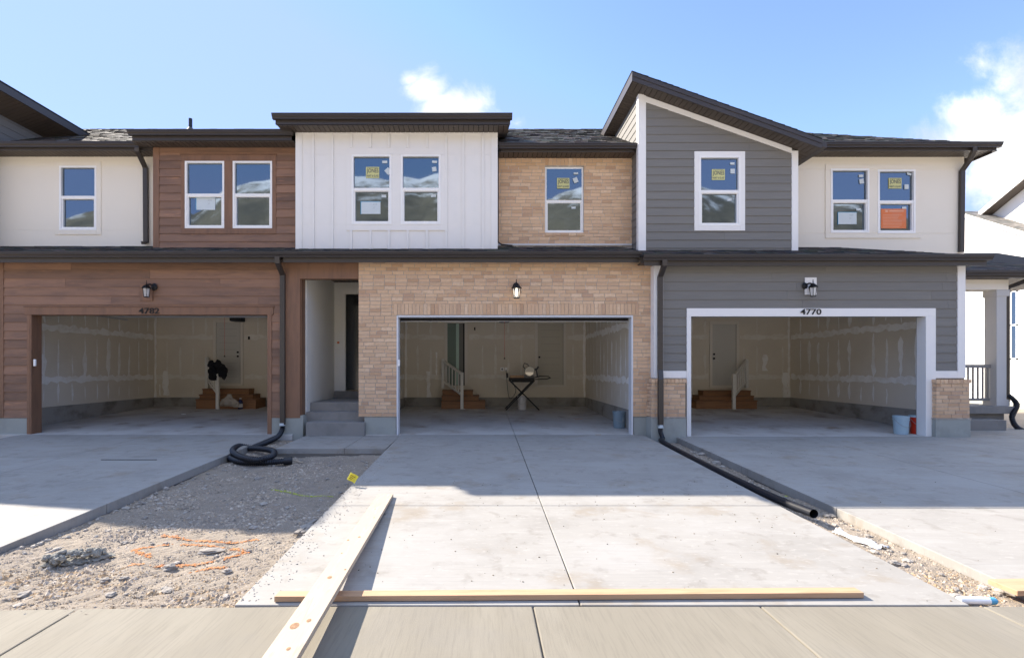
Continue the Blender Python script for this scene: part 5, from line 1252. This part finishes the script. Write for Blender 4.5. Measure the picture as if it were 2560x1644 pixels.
# ---------- porch at the right end (part of the right house) and neighbour
yb = 1.28; xp0 = 11.30
mb = MB(); mb.box(xp0-.02, PX(2362,yb), yb, yb+.25, PZ(678,yb), PZ(649,yb)); mb.build('porch_beam', M['cream'], RU, bevel=.005)
xc0, xc1 = PX(2336,yb), PX(2363,yb)
mb = MB(); mb.box(xc0, xc1, yb+.02, yb+.31, PZ(950,yb), PZ(678,yb)-.001); mb.box(xc0-.02, xc1+.02, yb, yb+.33, PZ(950,yb), PZ(935,yb)); mb.box(xc0-.02, xc1+.02, yb-.001, yb+.33, PZ(693,yb), PZ(678,yb)-.002); mb.build('porch_column', M['column'], RU, bevel=.004)
mb = MB(); zd = PZ(950,yb)
mb.box(xg1+.02, PX(2372,yb-.1), yb-.15, 3.5, zd-.17, zd-.001); mb.box(xg1+.02, PX(2360,yb-.1), yb-.02, 3.5, -.3, zd-.171)
mb.box(xg1+.02, PX(2352,yb-.4), yb-.45, yb-.0201, -.3, .21); mb.build('porch_deck', M['step'], RU, bevel=.008)
mb = MB(); xr0, xr1 = 11.1, xc0+.02; yr = yb+.15
mb.box(xr0, xr1, yr, yr+.06, PZ(861,yr), PZ(853,yr)); mb.box(xr0, xr1, yr+.01, yr+.05, PZ(938,yr), PZ(932,yr))
x = xr0+.07
while x < xr1-.03: mb.box(x-.014, x+.014, yr+.015, yr+.045, PZ(932,yr), PZ(861,yr)); x += .115
mb.build('porch_railing', M['railg'], RU)
zt5 = PZ(632,.95); mb = MB(); gutter(mb, xp0-.3, 14.4, .95, zt5, th=.16); mb.build('gutter', M['bronze'], RU)
mb = MB(); rslab(mb, [(10.9,1.0,zt5-.02),(14.4,1.0,zt5-.02),(14.0,3.2,zt5+.9),(10.9,3.2,zt5+.9)], .02, 1); shingles(mb, (10.9,1.0,zt5-.012), (1,0,0), (0,1,.40), 3.5, 2.3, clip=lambda u, v: u < 3.5-v*.6-.0); mb.build('porch_roof', [M['shingle'],M['felt']], RU)
mb = MB(); soffit_x(mb, xp0-.2, 14.3, 1.09, 3.2, zt5-.16); mb.build('soffit', [M['soffit'],M['black_gap']], RU)
downspout(RU, [(PX(2398,1.05)+.25,1.05,zt5-.1),(PX(2398,1.05)+.12,1.05,zt5-.2),(PX(2366,yb),yb+.05,PZ(672,yb)),(PX(2364,yb),yb+.05,PZ(700,yb)),(PX(2364,yb),yb+.05,PZ(940,yb))])
mb = ribbed([(PX(2364,yb),yb+.03,PZ(925,yb)),(PX(2370,yb),yb-.1,PZ(945,yb)),(PX(2370,yb-.2),yb-.2,PZ(975,yb)),(PX(2385,yb-.2),yb-.2,PZ(1000,yb)),(PX(2420,yb-.2),yb-.25,PZ(1012,yb))], .05)
tag(mb.build('drain_hose', M['blk']), 'black drain hose curling down beside the porch deck', 'hose')
NH = root('neighbour_house', (18, 7, 0), 'sunlit white house with a gabled roof beyond the porch', 'house')
XN = 20.0
mb = MB()
mb.prism([(1.0,-.3),(16,-.3),(16,5.2),(10.3,7.55),(8.1,6.25),(7.0,5.6),(1.0,5.6)], XN, XN+.3, 'x')
mb.prism([(1.0,5.0),(10.2,7.0),(9.9,7.55),(8.1,8.45),(5.0,10.1),(1.0,8.0)], XN+.6, XN+.8, 'x'); mb.build('wall', M['stucco_n'], NH)
mb = MB()
def rake(y0, z0, y1, z1, xo, th, w, mi=0):
    mb.hexa([(xo,y0,z0-th),(xo+w,y0,z0-th),(xo+w,y1,z1-th),(xo,y1,z1-th),(xo,y0,z0),(xo+w,y0,z0),(xo+w,y1,z1),(xo,y1,z1)], mi)
rake(10.35,7.82,7.0,5.83,XN-.25,.18,.03); rake(9.95,7.72,5.0,10.3,XN+.15,.2,.03); mb.build('fascia', M['trim'], NH)
mb = MB(); rake(10.35,7.85,7.0,5.86,XN-.26,.025,2.0,0)
shingles(mb, (XN-.26,7.0,5.87), (1,0,0), (0,1,.594), 1.8, 3.9); mb.build('roof', [M['shingle_pale']], NH)
mb = MB(); rake(9.95,7.52,5.0,10.1,XN+.181,.02,.5); mb.build('soffit', M['soffit'], NH)
def nwin(y0, y1, z0, z1):
    mb = MB(); 
    for (a,b,c,d_) in ((y0,y0+.06,z0,z1),(y1-.06,y1,z0,z1),(y0,y1,z0,z0+.06),(y0,y1,z1-.06,z1),(y0,y1,(z0+z1)/2-.03,(z0+z1)/2+.03)): mb.box(XN-.02,XN-.001,a,b,c,d_)
    w = mb.build('window', M['vinyl'], NH); mb = MB(); mb.box(XN-.012,XN-.0015,y0+.05,y1-.05,z0+.05,z1-.05); p = mb.build('pane', M['pane'], NH); p.parent = w
def yn(px): return XN*F/(px-CX)-D0
nwin(yn(2384), yn(2366), PZ(842,yn(2375)), PZ(680,yn(2375)))
mb = MB(); mb.box(XN-.03, XN-.001, 1.0, 16, -.3, .1); mb.build('foundation', M['found'], NH)

# ------------------------------------------------------------------ mountains behind the camera (seen in the window glass)
RID = [(-1400,640),(-800,560),(-300,560),(0,505),(150,508),(225,486),(350,455),(450,500),(520,445),(560,431),(640,412),(740,395),(828,408),(870,412),(913,421),(945,408),(985,413),(1030,398),(1120,430),(1230,470),(1290,464),(1310,450),(1337,441),(1363,436),(1450,410),(1560,400),(1641,432),(1690,448),(1800,470),(1950,478),(2000,470),(2050,480),(2120,500),(2300,560),(2700,640),(3400,700)]
def ridge(px):
    for (a, b), (c, d_) in zip(RID, RID[1:]):
        if a <= px <= c: return b+(d_-b)*(px-a)/(c-a)
    return 700
mb = MB(); vs = []; NI, NJ = 260, 46
for j in range(NJ+1):
    t = j/NJ; dist = 1400+1900*t
    for i in range(NI+1):
        px = -1400+4800*i/NI; u = (px-CX)/F; h = (HY-ridge(px))/F*(3300)
        prof = t**1.15 if t <= 1 else 1
        nz = 1+.0*t; q = Vector((u*3.2, t*1.3, 0))
        rg = (mnoise.noise(q*2.2)*.16+mnoise.noise(q*6)*.07+mnoise.noise(q*17)*.03)*(1-t)*t*4
        z = h*(prof+rg*.55)+(mnoise.noise(Vector((u*40,t*9,4)))*14)*(t*(1-t)*3+.12)
        vs.append((u*dist, -D0-dist, max(-.7, z)-.7*(1-t)))
fs = [(j*(NI+1)+i, j*(NI+1)+i+1, (j+1)*(NI+1)+i+1, (j+1)*(NI+1)+i) for j in range(NJ) for i in range(NI)]
mb.add(vs, fs); tag(mb.build('hills', M['mountain'], origin=(0,0,0), smooth=True), None, None, None, 'structure')

# ------------------------------------------------------------------ light
sv = Vector((-1.135,.72,1)).normalized()
el = math.asin(sv.z)
sun = bpy.data.lights.new('sun', 'SUN'); sun.energy = 2.85; sun.angle = math.radians(.53); sun.color = (1,.91,.79)
so_ = bpy.data.objects.new('sun', sun); col.objects.link(so_); so_.rotation_euler = sv.to_track_quat('Z','Y').to_euler(); so_.location = (-20,12,20)
w = bpy.data.worlds.new('World'); sc.world = w; w.use_nodes = True
N, L = w.node_tree.nodes, w.node_tree.links; bgd = N['Background']
sky = N.new('ShaderNodeTexSky'); sky.sky_type = 'NISHITA'; sky.sun_disc = False; sky.sun_elevation = el
sky.sun_rotation = math.atan2(sv.x, sv.y); sky.air_density = 1.0; sky.dust_density = 0.0; sky.ozone_density = 2.4; sky.altitude = 1400
tc = N.new('ShaderNodeTexCoord'); sp = N.new('ShaderNodeSeparateXYZ'); L.new(tc.outputs['Generated'], sp.inputs[0])
def MA(op, a, b=None, c=None):
    n = N.new('ShaderNodeMath'); n.operation = op
    for i, v in enumerate((a, b, c)):
        if v is None: continue
        if isinstance(v, (int, float)): n.inputs[i].default_value = v
        else: L.new(v, n.inputs[i])
    return n.outputs[0]
ymax = MA('MAXIMUM', sp.outputs[1], .05)
u, v = MA('DIVIDE', sp.outputs[0], ymax), MA('DIVIDE', sp.outputs[2], ymax)
cb = N.new('ShaderNodeCombineXYZ'); L.new(u, cb.inputs[0]); L.new(v, cb.inputs[1])
def blobs(lst):
    cur = None
    for (px, py, rx, ry, s) in lst:
        du = MA('MULTIPLY', MA('SUBTRACT', u, (px-CX)/F), F/rx); dv = MA('MULTIPLY', MA('SUBTRACT', v, (HY-py)/F), F/ry)
        r = MA('SQRT', MA('ADD', MA('MULTIPLY', du, du), MA('MULTIPLY', dv, dv)))
        f = MA('MULTIPLY', MA('MAXIMUM', MA('SUBTRACT', 1, r), -.8), s)
        cur = f if cur is None else MA('MAXIMUM', cur, f)
    return cur
field = blobs([(1060,270,130,90,1.0),(1000,205,75,62,.9),(965,185,45,30,.75),(1110,245,70,60,.8),(1210,290,50,25,.38),
               (2330,330,190,110,1.0),(2290,270,130,80,.85),(2390,420,230,120,1.1),(2215,365,150,110,.8),(2400,190,110,130,.72),(2300,150,80,60,.40),(2600,300,280,320,1.2),(2195,400,150,110,.95)])
nz = N.new('ShaderNodeTexNoise'); nz.inputs['Scale'].default_value = 8; nz.inputs['Detail'].default_value = 12; nz.inputs['Roughness'].default_value = .66; nz.inputs['Distortion'].default_value = .25
L.new(cb.outputs[0], nz.inputs['Vector'])
f2 = MA('ADD', field, MA('MULTIPLY', MA('SUBTRACT', nz.outputs[0], .5), 1.5))
mr = N.new('ShaderNodeMapRange'); mr.interpolation_type = 'SMOOTHSTEP'; mr.inputs['From Min'].default_value = .05; mr.inputs['From Max'].default_value = .75; L.new(f2, mr.inputs['Value'])
fm0 = MA('MULTIPLY', mr.outputs[0], MA('GREATER_THAN', sp.outputs[1], .1))
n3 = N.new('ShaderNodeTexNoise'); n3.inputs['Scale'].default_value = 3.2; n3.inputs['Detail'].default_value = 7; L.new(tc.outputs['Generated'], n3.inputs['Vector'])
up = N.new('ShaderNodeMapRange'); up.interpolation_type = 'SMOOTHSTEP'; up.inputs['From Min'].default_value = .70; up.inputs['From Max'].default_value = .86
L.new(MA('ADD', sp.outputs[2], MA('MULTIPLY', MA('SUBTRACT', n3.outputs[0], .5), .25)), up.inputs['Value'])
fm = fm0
ov = N.new('ShaderNodeMix'); ov.data_type = 'RGBA'; L.new(MA('MULTIPLY', up.outputs[0], .8), ov.inputs[0]); ov.inputs[7].default_value = (2.5,3.0,4.0,1)  # bright unseen cloud layer overhead, added to lift and tint the shade
hs = N.new('ShaderNodeHueSaturation'); hs.inputs['Saturation'].default_value = 1.0; L.new(sky.outputs[0], hs.inputs['Color'])
tn = N.new('ShaderNodeMix'); tn.data_type = 'RGBA'; tn.blend_type = 'MULTIPLY'; tn.inputs[0].default_value = 1; L.new(hs.outputs[0], tn.inputs[6]); tn.inputs[7].default_value = (.80,.755,.86,1)
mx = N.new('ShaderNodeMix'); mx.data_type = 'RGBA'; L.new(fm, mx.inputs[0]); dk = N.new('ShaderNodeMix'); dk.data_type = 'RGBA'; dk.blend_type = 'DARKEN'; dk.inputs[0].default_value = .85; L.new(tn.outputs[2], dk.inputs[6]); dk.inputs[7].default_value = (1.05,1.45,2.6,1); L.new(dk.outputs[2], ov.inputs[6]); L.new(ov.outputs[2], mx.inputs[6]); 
n4 = N.new('ShaderNodeTexNoise'); n4.inputs['Scale'].default_value = 5; n4.inputs['Detail'].default_value = 8; L.new(cb.outputs[0], n4.inputs['Vector'])
m4 = N.new('ShaderNodeMapRange'); m4.inputs['From Min'].default_value = .35; m4.inputs['From Max'].default_value = .62; L.new(n4.outputs[0], m4.inputs['Value'])
cm = N.new('ShaderNodeMix'); cm.data_type = 'RGBA'; L.new(m4.outputs[0], cm.inputs[0]); cm.inputs[6].default_value = (1.75,1.9,2.15,1); cm.inputs[7].default_value = (3.3,3.25,3.2,1)
L.new(cm.outputs[2], mx.inputs[7])
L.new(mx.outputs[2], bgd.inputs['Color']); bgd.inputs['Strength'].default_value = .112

cam = bpy.data.cameras.new('camera'); co = bpy.data.objects.new('camera', cam); col.objects.link(co); sc.camera = co
co.location = (0,-D0,CZ); co.rotation_euler = (math.radians(90),0,0)
cam.sensor_width = 36; cam.lens = F/2398*36; cam.shift_x = 69/2398; cam.shift_y = 90/2398; cam.clip_start = .05; cam.clip_end = 20000
sc.view_settings.view_transform = 'Standard'; sc.view_settings.look = 'None'; sc.view_settings.exposure = 2.12; sc.view_settings.gamma = 1
sc.cycles.max_bounces = 8; sc.cycles.diffuse_bounces = 8
